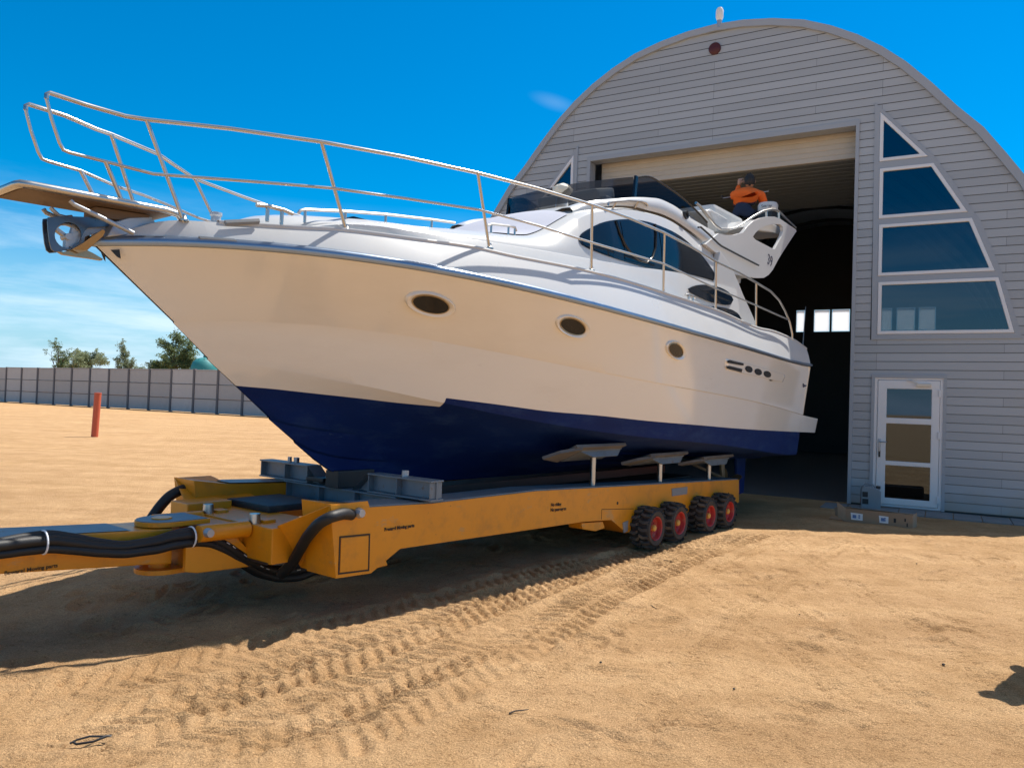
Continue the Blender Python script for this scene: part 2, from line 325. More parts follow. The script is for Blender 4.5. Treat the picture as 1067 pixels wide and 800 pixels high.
def sand_mat():
    m, nt, p = new_mat('sand'); nd = nt.nodes; lk = nt.links
    tc = nd.new('ShaderNodeTexCoord'); vec = tc.outputs['Object']
    def nz(sc, det=8, ro=.6, v=vec):
        n = nd.new('ShaderNodeTexNoise'); n.inputs['Scale'].default_value = sc; n.inputs['Detail'].default_value = det; n.inputs['Roughness'].default_value = ro; lk.new(v, n.inputs['Vector']); return n
    big = nz(.35); mid = nz(2.2, 10, .65); fine = nz(55, 4, .7); grain = nz(240, 2, .5)
    mp = nd.new('ShaderNodeMapping'); mp.inputs['Scale'].default_value = (.25, 1.6, 1); mp.inputs['Rotation'].default_value = (0, 0, .12); lk.new(vec, mp.inputs['Vector'])
    streak = nz(.9, 8, .6, mp.outputs['Vector'])
    def mix(a, b, fac, lo, hi):
        mr = nd.new('ShaderNodeMapRange'); mr.inputs['From Min'].default_value = lo; mr.inputs['From Max'].default_value = hi; lk.new(fac, mr.inputs['Value'])
        mx = nd.new('ShaderNodeMix'); mx.data_type = 'RGBA'; lk.new(mr.outputs['Result'], mx.inputs['Factor'])
        for k, c in (('A', a), ('B', b)):
            if isinstance(c, tuple): mx.inputs[k].default_value = (*c, 1)
            else: lk.new(c, mx.inputs[k])
        return mx.outputs['Result']
    c = mix((.52, .325, .155), (.62, .405, .215), big.outputs['Fac'], .35, .65)
    c2 = mix((.43, .260, .122), (.65, .43, .235), mid.outputs['Fac'], .34, .64)
    mx = nd.new('ShaderNodeMix'); mx.data_type = 'RGBA'; mx.inputs['Factor'].default_value = .55; lk.new(c, mx.inputs['A']); lk.new(c2, mx.inputs['B'])
    st = mix((.88, .85, .82), (1.05, 1.05, 1.05), streak.outputs['Fac'], .35, .6)
    mu = nd.new('ShaderNodeMix'); mu.data_type = 'RGBA'; mu.blend_type = 'MULTIPLY'; mu.inputs['Factor'].default_value = 1; lk.new(mx.outputs['Result'], mu.inputs['A']); lk.new(st, mu.inputs['B'])
    g = mix((.40, .37, .35), (1.48, 1.48, 1.48), grain.outputs['Fac'], .22, .78)
    mg = nd.new('ShaderNodeMix'); mg.data_type = 'RGBA'; mg.blend_type = 'MULTIPLY'; mg.inputs['Factor'].default_value = .8; lk.new(mu.outputs['Result'], mg.inputs['A']); lk.new(g, mg.inputs['B'])
    sp1 = mix((.50, .47, .44), (1.30, 1.30, 1.30), nz(95, 6, .8).outputs['Fac'], .30, .68)
    mh = nd.new('ShaderNodeMix'); mh.data_type = 'RGBA'; mh.blend_type = 'MULTIPLY'; mh.inputs['Factor'].default_value = 1; lk.new(mg.outputs['Result'], mh.inputs['A']); lk.new(sp1, mh.inputs['B'])
    sp2 = mix((.58, .52, .47), (1., 1., 1.), nz(19, 8, .74).outputs['Fac'], .33, .44)
    mi_ = nd.new('ShaderNodeMix'); mi_.data_type = 'RGBA'; mi_.blend_type = 'MULTIPLY'; mi_.inputs['Factor'].default_value = 1; lk.new(mh.outputs['Result'], mi_.inputs['A']); lk.new(sp2, mi_.inputs['B'])
    lk.new(mi_.outputs['Result'], p.inputs['Base Color']); p.inputs['Roughness'].default_value = .95; p.inputs['Specular IOR Level'].default_value = .15
    b1 = nd.new('ShaderNodeBump'); b1.inputs['Strength'].default_value = 1.; b1.inputs['Distance'].default_value = .022; lk.new(fine.outputs['Fac'], b1.inputs['Height'])
    m9 = nz(11, 9, .74)
    b0 = nd.new('ShaderNodeBump'); b0.inputs['Strength'].default_value = .75; b0.inputs['Distance'].default_value = .04; lk.new(m9.outputs['Fac'], b0.inputs['Height'])
    lk.new(b0.outputs['Normal'], b1.inputs['Normal']); lk.new(b1.outputs['Normal'], p.inputs['Normal'])
    return m
M['sand'] = sand_mat()

# ------------------------------------------------------------------ sun and sky
SUN_AZ = np.array([.44, .36]); SUN_EL = math.atan(1/math.hypot(.44, .36))
sd = Vector((SUN_AZ[0], SUN_AZ[1], 0)).normalized()*math.cos(SUN_EL) + Vector((0, 0, math.sin(SUN_EL)))
sl = bpy.data.lights.new('sun', 'SUN'); sl.energy = 5.0; sl.angle = math.radians(.53); sl.color = (1, .95, .87)
so = bpy.data.objects.new('sun', sl); COL.objects.link(so); so.rotation_euler = (-sd).to_track_quat('-Z', 'Y').to_euler(); so.location = (20, 10, 40)
w = bpy.data.worlds.new('World'); scene.world = w; w.use_nodes = True
nt = w.node_tree; nd = nt.nodes; lk = nt.links; bg = nd['Background']
sky = nd.new('ShaderNodeTexSky'); sky.sky_type = 'NISHITA'; sky.sun_disc = False; sky.sun_elevation = SUN_EL; sky.sun_rotation = math.atan2(SUN_AZ[0], SUN_AZ[1])
sky.ozone_density = 2.2; sky.air_density = 1.0; sky.dust_density = .3
hs = nd.new('ShaderNodeHueSaturation'); hs.inputs['Saturation'].default_value = 1.65; hs.inputs['Hue'].default_value = .496; lk.new(sky.outputs[0], hs.inputs['Color'])
tc = nd.new('ShaderNodeTexCoord')
sep = nd.new('ShaderNodeSeparateXYZ'); lk.new(tc.outputs['Generated'], sep.inputs[0])
sg_ = nd.new('ShaderNodeMapRange'); sg_.inputs['From Min'].default_value = .54; sg_.inputs['From Max'].default_value = .72; sg_.inputs['To Min'].default_value = 1.7; sg_.inputs['To Max'].default_value = .55; lk.new(sep.outputs['Z'], sg_.inputs['Value']); lk.new(sg_.outputs['Result'], hs.inputs['Saturation'])
mp = nd.new('ShaderNodeMapping'); mp.inputs['Scale'].default_value = (2.2, 2.2, 16); mp.inputs['Rotation'].default_value = (.10, .05, .2); lk.new(tc.outputs['Generated'], mp.inputs['Vector'])
cn = nd.new('ShaderNodeTexNoise'); cn.inputs['Scale'].default_value = 1.6; cn.inputs['Detail'].default_value = 9; cn.inputs['Roughness'].default_value = .58; cn.inputs['Distortion'].default_value = .35; lk.new(mp.outputs['Vector'], cn.inputs['Vector'])
cr = nd.new('ShaderNodeMapRange'); cr.inputs['From Min'].default_value = .44; cr.inputs['From Max'].default_value = .66; lk.new(cn.outputs['Fac'], cr.inputs['Value'])
hm = nd.new('ShaderNodeMapRange'); hm.inputs['From Min'].default_value = .04; hm.inputs['From Max'].default_value = .24; hm.inputs['To Min'].default_value = 1; hm.inputs['To Max'].default_value = 0; lk.new(sep.outputs['Z'], hm.inputs['Value'])
mu = nd.new('ShaderNodeMath'); mu.operation = 'MULTIPLY'; lk.new(cr.outputs['Result'], mu.inputs[0]); lk.new(hm.outputs['Result'], mu.inputs[1])
mu2 = nd.new('ShaderNodeMath'); mu2.operation = 'MULTIPLY'; mu2.inputs[1].default_value = 1.; lk.new(mu.outputs[0], mu2.inputs[0])
cm = nd.new('ShaderNodeMix'); cm.data_type = 'RGBA'; lk.new(mu2.outputs[0], cm.inputs['Factor']); lk.new(hs.outputs[0], cm.inputs['A']); cm.inputs['B'].default_value = (5.6, 7.0, 8.0, 1)
hz = nd.new('ShaderNodeMapRange'); hz.inputs['From Min'].default_value = 0.; hz.inputs['From Max'].default_value = .20; hz.inputs['To Min'].default_value = .85; hz.inputs['To Max'].default_value = 0.; lk.new(sep.outputs['Z'], hz.inputs['Value'])
hx = nd.new('ShaderNodeMix'); hx.data_type = 'RGBA'; lk.new(hz.outputs['Result'], hx.inputs['Factor']); lk.new(hs.outputs[0], hx.inputs['A']); hx.inputs['B'].default_value = (2.1, 4.6, 6.6, 1)
# one small wisp of cloud high over the yard
wd = ray(578, 107); wd = wd/np.linalg.norm(wd)
dv = nd.new('ShaderNodeVectorMath'); dv.operation = 'SUBTRACT'; lk.new(tc.outputs['Generated'], dv.inputs[0]); dv.inputs[1].default_value = tuple(wd)
wm_ = nd.new('ShaderNodeMapping'); wm_.vector_type = 'TEXTURE'; wm_.inputs['Rotation'].default_value = (0, .25, 0); wm_.inputs['Scale'].default_value = (.038, .05, .011); lk.new(dv.outputs[0], wm_.inputs['Vector'])
ln_ = nd.new('ShaderNodeVectorMath'); ln_.operation = 'LENGTH'; lk.new(wm_.outputs[0], ln_.inputs[0])
wr = nd.new('ShaderNodeMapRange'); wr.inputs['From Min'].default_value = 1; wr.inputs['From Max'].default_value = 0; wr.inputs['To Min'].default_value = 0; wr.inputs['To Max'].default_value = .10; wr.interpolation_type = 'SMOOTHSTEP'; lk.new(ln_.outputs['Value'], wr.inputs['Value'])
wx = nd.new('ShaderNodeMix'); wx.data_type = 'RGBA'; lk.new(wr.outputs['Result'], wx.inputs['Factor']); lk.new(hx.outputs['Result'], wx.inputs['A']); wx.inputs['B'].default_value = (5.6, 7.0, 8.0, 1)
lk.new(wx.outputs['Result'], cm.inputs['A'])
lk.new(cm.outputs['Result'], bg.inputs['Color']); bg.inputs['Strength'].default_value = .098
scene.view_settings.view_transform = 'Standard'; scene.view_settings.look = 'None'; scene.view_settings.gamma = 1; scene.view_settings.exposure = .57
scene.cycles.max_bounces = 8; scene.cycles.diffuse_bounces = 4; scene.cycles.transparent_max_bounces = 12

# ------------------------------------------------------------------ ground: one sheet, modelled finely in the yard
def vnoise(X, Y, cell, seed):
    r = np.random.default_rng(seed); T = r.random((256, 256))
    x = X/cell; y = Y/cell; xi = np.floor(x).astype(int); yi = np.floor(y).astype(int); fx = x-xi; fy = y-yi
    fx = fx*fx*(3-2*fx); fy = fy*fy*(3-2*fy)
    g = lambda i, j: T[(xi+i) & 255, (yi+j) & 255]
    return (g(0, 0)*(1-fx)+g(1, 0)*fx)*(1-fy) + (g(0, 1)*(1-fx)+g(1, 1)*fx)*fy - .5
def axis(lo, hi, step, far):
    a = list(np.arange(lo, hi+1e-9, step)); s = step; b = [a[-1]]
    while b[-1] < far: s *= 1.25; b.append(b[-1]+s)
    s = step; c = [a[0]]
    while c[-1] > -far: s *= 1.25; c.append(c[-1]-s)
    return np.array(c[:0:-1] + a + b[1:])
gx = axis(-4.2, 6.6, .0165, 900); gy = axis(2.6, 11.2, .0165, 900)
X, Y = np.meshgrid(gx, gy, indexing='ij')
def fade(v, a, b): return np.clip((v-a)/(b-a), 0, 1)
near = fade(X, -7, -4.2)*fade(-X, -9, -6.6)*fade(Y, 1, 2.6)*fade(-Y, -13.5, -11.2)
H0 = .05*vnoise(X, Y, 2.3, 1) + .026*vnoise(X, Y, .8, 2) + .016*vnoise(X, Y, .33, 3) + .014*vnoise(X, Y, .15, 4) + .012*vnoise(X, Y, .065, 5)
def smooth_track(pts):
    ys = [p[1] for p in pts]; f = pchip(ys, [p[0] for p in pts]); return f
def track(px, width, pitch, depth, chev, seed, two=True, patchy=1.):
    """a lugged tyre print along a ground path: lugs pressed in either side of a centre line"""
    P = np.array([ground(*p)[:2] for p in px]); o = np.argsort(P[:, 1]); P = P[o]
    f = pchip(P[:, 1], P[:, 0]); ylo, yhi = P[0, 1], P[-1, 1]
    xc = f(Y); sl_ = (f(Y+.05)-f(Y-.05))/.1; k = np.sqrt(1+sl_**2); d = (X-xc)/k + .03*vnoise(X, Y, .6, seed+5)
    yy = np.linspace(ylo-1, yhi+1, 400); arc = np.concatenate([[0], np.cumsum(np.hypot(np.diff(f(yy)), np.diff(yy)))])
    along = np.interp(Y + (X-xc)*sl_/(1+sl_**2), yy, arc)
    ends = fade(Y, ylo, ylo+.5)*fade(-Y, -yhi, -yhi+.5)
    inside = np.clip((width/2-np.abs(d)+.02*vnoise(X, Y, .12, seed+6))/.03, 0, 1)*ends
    pat = 1-patchy+patchy*np.clip(.75+1.8*vnoise(X, Y, .8, seed+1), 0, 1)
    ph = (along + chev*np.abs(d)**1.3/width**.3 + (pitch/2*(d > 0) if two else 0) + .035*vnoise(X, Y, .3, seed+2))/pitch
    fr = ph-np.floor(ph); lug = np.clip(np.minimum(fr, .52-fr)/.10, 0, 1); lug *= np.clip((np.abs(d)-.012)/.02, 0, 1)
    ridge = np.exp(-((fr-.60)/.07)**2)*.55
    berm = np.exp(-((np.abs(d)-width/2-.035)/.04)**2)*ends*(.5+1.6*vnoise(X, Y, .18, seed+3))
    return inside*pat*depth*(-lug+ridge) - inside*depth*.30 + berm*depth*.7
H1 = H0
T_A = [(20, 800), (110, 765), (230, 722), (350, 682), (480, 640), (610, 593), (735, 556)]
T_B = [(250, 800), (330, 768), (430, 725), (520, 680), (610, 630), (700, 586), (800, 553)]
T_C = [(420, 800), (520, 735), (610, 672), (700, 618), (790, 572), (850, 553)]
T_D = [(0, 735), (120, 706), (250, 678), (390, 645), (520, 612), (640, 580)]
T_F = [(0, 770), (140, 738), (300, 700), (450, 655), (600, 600), (700, 566)]
T_G = [(130, 800), (260, 760), (400, 705), (540, 655), (660, 605), (770, 557)]
T_H = [(640, 566), (740, 620), (850, 700), (950, 800)]
T_I = [(800, 556), (900, 615), (1010, 690), (1120, 780)]
T_J = [(720, 562), (800, 615), (900, 690), (1010, 790)]
T_E = [(640, 800), (700, 715), (770, 640), (850, 585), (890, 563)]
for px, wd_, pi_, de_, ch_, sd2, tw_, pa_ in ((T_F, .48, .128, .022, -.75, 70, True, .85), (T_D, .48, .128, .023, -.7, 50, True, .7), (T_G, .48, .128, .021, .75, 80, True, .9), (T_A, .50, .128, .025, .75, 20, True, .6), (T_B, .50, .128, .025, .75, 30, True, .65), (T_C, .20, .056, .010, .15, 40, False, .5), (T_E, .22, .06, .009, .2, 60, False, .9), (T_H, .20, .07, .009, .3, 90, False, .6), (T_I, .20, .07, .009, .3, 95, False, .7), (T_J, .20, .07, .008, .3, 99, False, .7)):
    H1 = H1 + track(px, wd_, pi_, de_, ch_, sd2, tw_, pa_)
# footprints, scuffs
for k in range(330):
    x0, y0 = rng.uniform(-3.5, 6.4), rng.uniform(2.8, 10.5); a = rng.uniform(0, math.pi); L, W_ = rng.uniform(.09, .19), rng.uniform(.03, .07); dep = rng.uniform(.008, .026)
    i0, i1 = np.searchsorted(gx, [x0-.4, x0+.4]); j0, j1 = np.searchsorted(gy, [y0-.4, y0+.4])
    dx = X[i0:i1, j0:j1]-x0; dy = Y[i0:i1, j0:j1]-y0
    p = (dx*math.cos(a)+dy*math.sin(a))/L; q = (-dx*math.sin(a)+dy*math.cos(a))/W_; r2 = p*p+q*q
    H1[i0:i1, j0:j1] += dep*(-np.exp(-r2) + .55*np.exp(-((np.sqrt(r2)-1.5)/.4)**2))
flat = fade(((P0[0]-X)*FN[0] + (P0[1]-Y)*FN[1])*-1, .15, 1.4)      # level apron at the hangar
inshed = ((X-P0[0])*FN[0]+(Y-P0[1])*FN[1])
Hh = H1*near*np.clip((inshed-.2)/1.2, 0, 1) + .30*vnoise(X, Y, 9, 8)*np.clip((Y-13)/30, 0, 1)*np.clip((inshed-4)/10, 0, 1)*.5
Hh = np.where(inshed < 1.0, np.minimum(Hh, -.004), Hh)
nx, ny = len(gx), len(gy)
idx = np.arange(nx*ny).reshape(nx, ny)
faces = np.stack([idx[:-1, :-1], idx[1:, :-1], idx[1:, 1:], idx[:-1, 1:]], -1).reshape(-1, 4)
me = bpy.data.meshes.new('sand_ground'); V = np.stack([X, Y, Hh], -1).reshape(-1, 3).astype(np.float32)
me.vertices.add(len(V)); me.vertices.foreach_set('co', V.ravel()); me.loops.add(faces.size); me.loops.foreach_set('vertex_index', faces.ravel().astype(np.int32))
me.polygons.add(len(faces)); me.polygons.foreach_set('loop_start', np.arange(0, faces.size, 4, dtype=np.int32)); me.polygons.foreach_set('loop_total', np.full(len(faces), 4, np.int32))
me.update(calc_edges=True); me.validate(); me.polygons.foreach_set('use_smooth', [True]*len(me.polygons))
tag(link_mesh('sand_ground', me, M['sand']), kind='structure')

# ------------------------------------------------------------------ hangar
UC, WH = -4.12, 5.26/2                       # middle of the door opening, half its width
hang = empty('hangar', tuple(P0+FU*UC), math.atan2(FU[1], FU[0]))
tag(hang, 'grey arched boat hangar clad in horizontal boards with its tall door open', 'hangar')
# local frame of the hangar: x = u-UC, y = -w (into the building), z up
def hl(u, z, w_=0.): return (u-UC, -w_, z)
prof = [(0, 9.22), (1.1, 9.10), (2.14, 8.74), (3.38, 7.84), (4.18, 6.92), (4.57, 6.5), (4.9, 6.02), (5.2, 5.56), (5.62, 4.6), (5.92, 3.5), (6.14, 2.2), (6.26, 1.1), (6.32, 0)]
_f = pchip([p[1] for p in prof], [p[0] for p in prof]); _z = [9.22, 9.19, 9.10, 8.95, 8.74, 8.48, 8.18, 7.84, 7.40, 6.92, 6.5, 6.02, 5.56, 5.08, 4.6, 4.05, 3.5, 2.2, 1.1, 0]; prof = [(0 if z > 9.21 else .55 if z > 9.15 else float(_f(z)), z) for z in _z]
pz = [p[1] for p in prof][::-1]; pxx = [p[0] for p in prof][::-1]
def halfw(z): return float(np.interp(z, pz, pxx))
OT = 6.87; OL, OR = UC-WH, UC+WH
W_R = [[(-1.10, 7.06), (-.32, 6.15), (-1.10, 6.15)], [(-1.09, 6.03), (-.24, 6.03), (.29, 5.12), (-1.09, 5.12)],
       [(-1.08, 5.02), (.35, 5.02), (.70, 4.09), (-1.08, 4.09)], [(-1.07, 3.99), (.75, 3.99), (.99, 3.05), (-1.07, 3.05)]]
TR = [(-1.19, 7.24), (-.22, 6.13), (.06, 5.68), (.39, 5.09), (.47, 4.98), (.80, 4.05), (1.10, 2.96), (-1.16, 2.96)]
DO = [-1.09, -.01, 0, 2.29]                # door hole
mir = lambda P: [(2*UC-u, z) for u, z in P][::-1]
def trim_int(z):
    if not 2.96 < z < 7.24: return None
    r = [(p[1], p[0]) for p in TR[:-1]][::-1]
    return (-1.18, float(np.interp(z, [a for a, b in r], [b for a, b in r])))
def intervals(z, side):
    """solid stretches of siding at height z (side = +/-: limit just above / below)"""
    z = z + side*1e-5
    hw = halfw(z); cuts = []
    if z < OT: cuts.append((OL, OR))
    t = trim_int(z)
    if t: cuts += [t, (2*UC-t[1], 2*UC-t[0])]
    if z < DO[3]: cuts.append((DO[0], DO[1]))
    cuts.sort(); out = []; a = UC-hw
    for c in cuts:
        if c[0] > a: out.append((a, c[0]))
        a = max(a, c[1])
    if a < UC+hw: out.append((a, UC+hw))
    return out
sd_ = MB(); PITCH = .1492; z = .03
crit = sorted([OT, 7.24, 2.96, DO[3]] + [p[1] for p in prof] + [p[1] for p in TR])
while z < 9.2:
    z1_ = min(z+PITCH, 9.215); zs = [z, z+.011, z+.016] + [c for c in crit if z+.022 < c < z1_-.001] + [z1_]
    for a, b in zip(zs[:-1], zs[1:]):
        da = -.024 if a < z+.0105 else 0.; db = -.024 if b < z+.0115 else 0.
        ia, ib = intervals(a, 1), intervals(b, -1)
        if len(ia) != len(ib): ia = ib if len(ib) < len(ia) else ia; ib = ia
        for (p, q), (r, s) in zip(ia, ib):
            if q-p < .002 and s-r < .002: continue
            sd_.add([hl(p, a, da), hl(q, a, da), hl(s, b, db), hl(r, b, db)], [(0, 1, 2, 3)])
    # the underside lip of the next board
    for p, q in intervals(z1_, -1): sd_.add([hl(p, z1_, 0), hl(q, z1_, 0), hl(q, z1_, -.024), hl(p, z1_, -.024)], [(0, 1, 2, 3)])
    z = z1_
sd_.build('siding', M['siding'], hang, recalc=False)
# inner lining behind the siding: same outline, so no light leaks
outer = [(UC-p[0], p[1]) for p in prof[::-1]] + [(UC+p[0], p[1]) for p in prof[1:]]
rect = lambda a, b, c, d: [(a, c), (b, c), (b, d), (a, d)]
holes = [rect(OL, OR, 0.02, OT), rect(DO[0], DO[1], .02, DO[3])]
opn = [(UC-p[0], p[1]) for p in prof[::-1]] + [(UC+p[0], p[1]) for p in prof[1:-1]] + [(UC+6.32, 0), (DO[1], 0), (DO[1], DO[3]), (DO[0], DO[3]), (DO[0], 0), (OR, 0), (OR, OT), (OL, OT), (OL, 0)]
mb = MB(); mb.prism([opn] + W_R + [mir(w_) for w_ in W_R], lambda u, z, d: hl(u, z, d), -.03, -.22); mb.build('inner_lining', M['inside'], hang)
# trims
def offset_poly(P, d):
    n = len(P); out = []
    ar = sum(P[i][0]*P[(i+1) % n][1]-P[(i+1) % n][0]*P[i][1] for i in range(n)); sgn = 1 if ar > 0 else -1
    for i in range(n):
        p0, p1, p2 = np.array(P[i-1]), np.array(P[i]), np.array(P[(i+1) % n])
        e1 = (p1-p0)/np.linalg.norm(p1-p0); e2 = (p2-p1)/np.linalg.norm(p2-p1)
        n1 = np.array([e1[1], -e1[0]])*sgn; n2 = np.array([e2[1], -e2[0]])*sgn; b = n1+n2; b /= np.linalg.norm(b)
        out.append(tuple(p1 + b*d/max(.35, b@n1)))
    return out
for mm in (lambda P: P, mir):
    mb = MB(); mb.prism([mm(TR)] + [mm(w_) for w_ in W_R], lambda u, z, d: hl(u, z, d), .022, -.028); mb.build('window_surround', M['trim'], hang)
    for w_ in W_R:
        P = mm(w_); inn = offset_poly(P, -.062); inn2 = offset_poly(P, -.048)
        mb = MB(); mb.prism([offset_poly(P, -.003), inn], lambda u, z, d: hl(u, z, d), .034, -.07)
        fr = mb.build('window', M['pvc'], hang, bevel=.008)
        mb = MB(); mb.prism([inn2], lambda u, z, d: hl(u, z, d), -.005, -.02); mb.build('pane', M['winglass'], fr)
# arch edge flashing and roof shell
def arch_pts(off): return offset_poly([(UC-p[0], p[1]) for p in prof[::-1]] + [(UC+p[0], p[1]) for p in prof[1:]], off)
ao, ai = arch_pts(.055), arch_pts(-.075)
DEP = 18.
mb = MB(); n = len(ao)
for i in range(n-1):
    a, b, c, d_ = ao[i], ao[i+1], ai[i+1], ai[i]
    mb.add([hl(*a, .06), hl(*b, .06), hl(*c, .06), hl(*d_, .06), hl(*a, -.1), hl(*b, -.1), hl(*c, -.015), hl(*d_, -.015)], [(0, 1, 2, 3), (0, 4, 5, 1), (3, 2, 6, 7)])
mb.build('arch_flashing', M['trim'], hang)
mb = MB(); sh = arch_pts(.045); shi = arch_pts(-.05)
for i in range(n-1):
    a, b, c, d_ = sh[i], sh[i+1], shi[i+1], shi[i]
    mb.add([hl(*a, -.08), hl(*b, -.08), hl(*b, -DEP), hl(*a, -DEP)], [(0, 1, 2, 3)])
    mb.add([hl(*d_, -.24), hl(*c, -.24), hl(*c, -DEP), hl(*d_, -DEP)], [(0, 1, 2, 3)])
    if i in (0,): pass
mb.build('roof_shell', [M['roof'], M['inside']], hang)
mb = MB()
for k in range(1, 9):
    rb = arch_pts(-.12); 
    mb.tube([hl(*p, -2.1*k) for p in rb], .06, 6)
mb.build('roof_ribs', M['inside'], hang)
# rear wall with its row of milky windows
def facw(x, y): return fac(x, y, -DEP)
bw = [(829.5, 838.5), (848, 864.5), (866.5, 885.5), (904, 917), (917.5, 929.5), (934, 953.5), (957, 975)]
wins = []
for a, b in bw:
    u1, u2 = facw(a, 333)[0], facw(b, 333)[0]; wins.append((u1, u2))
wz0, wz1 = facw(860, 345.5)[1], facw(860, 322.5)[1]
back = outer + []
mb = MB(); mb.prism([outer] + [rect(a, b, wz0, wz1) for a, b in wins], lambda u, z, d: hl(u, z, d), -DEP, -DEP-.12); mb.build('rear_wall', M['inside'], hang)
for a, b in wins:
    mb = MB(); mb.prism([rect(a+.02, b-.02, wz0+.02, wz1-.02)], lambda u, z, d: hl(u, z, d), -DEP-.04, -DEP-.06); mb.build('rear_window', M['poly'], hang)
mb = MB(); mb.box2(hl(UC-6.1, -.02, -.3), hl(UC+6.1, .004, -DEP)); tag(mb.build('hangar_floor', M['innerfloor']), kind='structure')
o = bpy.data.objects['hangar_floor']; o.location = hang.location; o.rotation_euler = hang.rotation_euler
# opening frame (reveals)
mb = MB()
mb.box2(hl(OL-.07, 0.01, .03), hl(OL+.004, OT+.09, -.26)); mb.box2(hl(OR-.004, 0.01, .03), hl(OR+.055, OT+.09, -.26)); mb.box2(hl(OL+.005, OT-.004, .027), hl(OR-.005, OT+.088, -.26))
mb.build('opening_frame', M['trim'], hang)
# sectional door: one upright leaf under the lintel, the rest parked level below the roof
def ribs(mb, u0, u1, a, b, fn, k, dep=.012):
    vs = []; 
    for i in range(k):
        s0 = a+(b-a)*i/k; s1 = a+(b-a)*(i+1)/k; m1 = s0+(s1-s0)*.12; m2 = s0+(s1-s0)*.88
        G = [[fn(u0, s, d), fn(u1, s, d)] for s, d in ((s0, -dep), (m1, 0), (m2, 0), (s1, -dep))]; mb.grid(G)
mb = MB(); ribs(mb, OL+.1, OR+.12, 6.40, OT+.15, lambda u, z, d: hl(u, z, -.40+d), 6, .010); mb.add([hl(OL+.1, 6.40, -.40), hl(OR+.12, 6.40, -.40), hl(OR+.12, 6.40, -.46), hl(OL+.1, 6.40, -.46)], [(0, 1, 2, 3)])
sdoor = mb.build('sectional_door', M['doorpanel'], hang)
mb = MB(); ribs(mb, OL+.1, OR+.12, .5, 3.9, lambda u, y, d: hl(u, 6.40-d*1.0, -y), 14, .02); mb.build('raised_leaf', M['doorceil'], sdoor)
mb = MB()
for u in (OL+.06, OR+.10): mb.tube([hl(u, .1, -.36), hl(u, 6.1, -.36), hl(u, 6.36, -.6), hl(u, 6.36, -4.2)], .03, 6)
mb.build('door_track', M['steel_dull'], sdoor)
# entrance door
mb = MB(); mb.prism([rect(DO[0]-.045, DO[1]+.045, .012, DO[3]+.05), rect(DO[0]+.005, DO[1]-.005, .015, DO[3]-.01)], lambda u, z, d: hl(u, z, d), .03, -.02); mb.build('door_surround', M['trim'], hang)
d0, d1 = -1.055, -.045
gl = []
for ya, yb in ((405.3, 435.7), (441.7, 481), (485.6, 520)):
    za, zb = fac(945, ya)[1], fac(945, yb)[1]; gl.append((zb, za))
ga, gb = fac(923, 460)[0], fac(969.8, 460)[0]
mb = MB(); mb.prism([rect(DO[0]+.002, DO[1]-.002, .02, DO[3]-.004), rect(d0+.02, d1-.02, .055, DO[3]-.045)], lambda u, z, d: hl(u, z, d), .012, -.08)
dfr = mb.build('door_frame', M['pvc'], hang, bevel=.006)
mb = MB(); mb.prism([rect(d0+.024, d1-.024, .06, DO[3]-.05)] + [rect(ga, gb, a, b) for a, b in gl], lambda u, z, d: hl(u, z, d), .026, -.05)
door = mb.build('door', M['pvc'], hang, bevel=.008)
for a, b in gl:
    mb = MB(); mb.prism([rect(ga-.01, gb+.01, a-.01, b+.01)], lambda u, z, d: hl(u, z, d), -.005, -.03); mb.build('pane', M['doorglass'], door)
mb = MB(); mb.box2(hl(-1.005, .98, .045), hl(-.965, 1.2, .027), .006); mb.tube([hl(-.985, 1.15, .04), hl(-.985, 1.15, .085), hl(-.87, 1.15, .09)], .011, 8); mb.build('handle', M['steel_dull'], door, smooth=40)
mb = MB(); mb.box2(hl(-1.0, .88, .047), hl(-.97, .98, .03), .004); mb.build('lock', M['dark'], door)
for zz in (2.02, 1.3, .2): mb = MB(); mb.box2(hl(-.085, zz-.06, .055), hl(-.055, zz+.06, .02), .006); mb.build('hinge', M['pvc'], door)
mb = MB(); mb.box2(hl(-.43, 2.13, .075), hl(-.2, 2.185, .03), .01); mb.tube([hl(-.4, 2.19, .06), hl(-.58, 2.225, .1), hl(-.42, 2.245, .05)], .008, 6); mb.build('door_closer', M['cream'], door)
# round maroon vent and the roof lamp
mb = MB(); Mv = Matrix.Translation(hl(-4.12, 8.80, .0)) @ Matrix.Rotation(math.pi/2, 4, 'X')
mb.lathe([(0, .05), (.085, .05), (.105, .035), (.12, .03), (.12, -.02)], Mv, 24); mb.build('vent_cap', M['maroon'], hang, smooth=40)
mb = MB(); mb.tube([hl(-4.04, 9.2, .02), hl(-4.04, 9.36, .02)], .05, 12); lp = mb.build('roof_lamp', M['steel_dull'], hang)
mb = MB(); mb.lathe([(0, .26), (.05, .25), (.075, .20), (.075, .06), (.05, 0), (0, 0)], Matrix.Translation(hl(-4.04, 9.345, .02)), 16); mb.build('lamp_globe', M['lampglass'], lp, smooth=50)
# paving strip in front of the hangar
mb = MB(); r_ = random.Random(3)
u = OR-.35
while u < 7.5:
    wv = .40
    for k in range(2):
        zz = .012+r_.uniform(-.003, .004)
        mb.box((u+wv/2-UC, -(.12+.40*k+.2), zz-.02), (wv-.012, .388, .045), Matrix.Rotation(r_.uniform(-.008, .008), 3, 'X'), bev=.006)
    u += wv
o = tag(mb.build('paving', M['paver']), kind='structure'); o.location = hang.location; o.rotation_euler = hang.rotation_euler

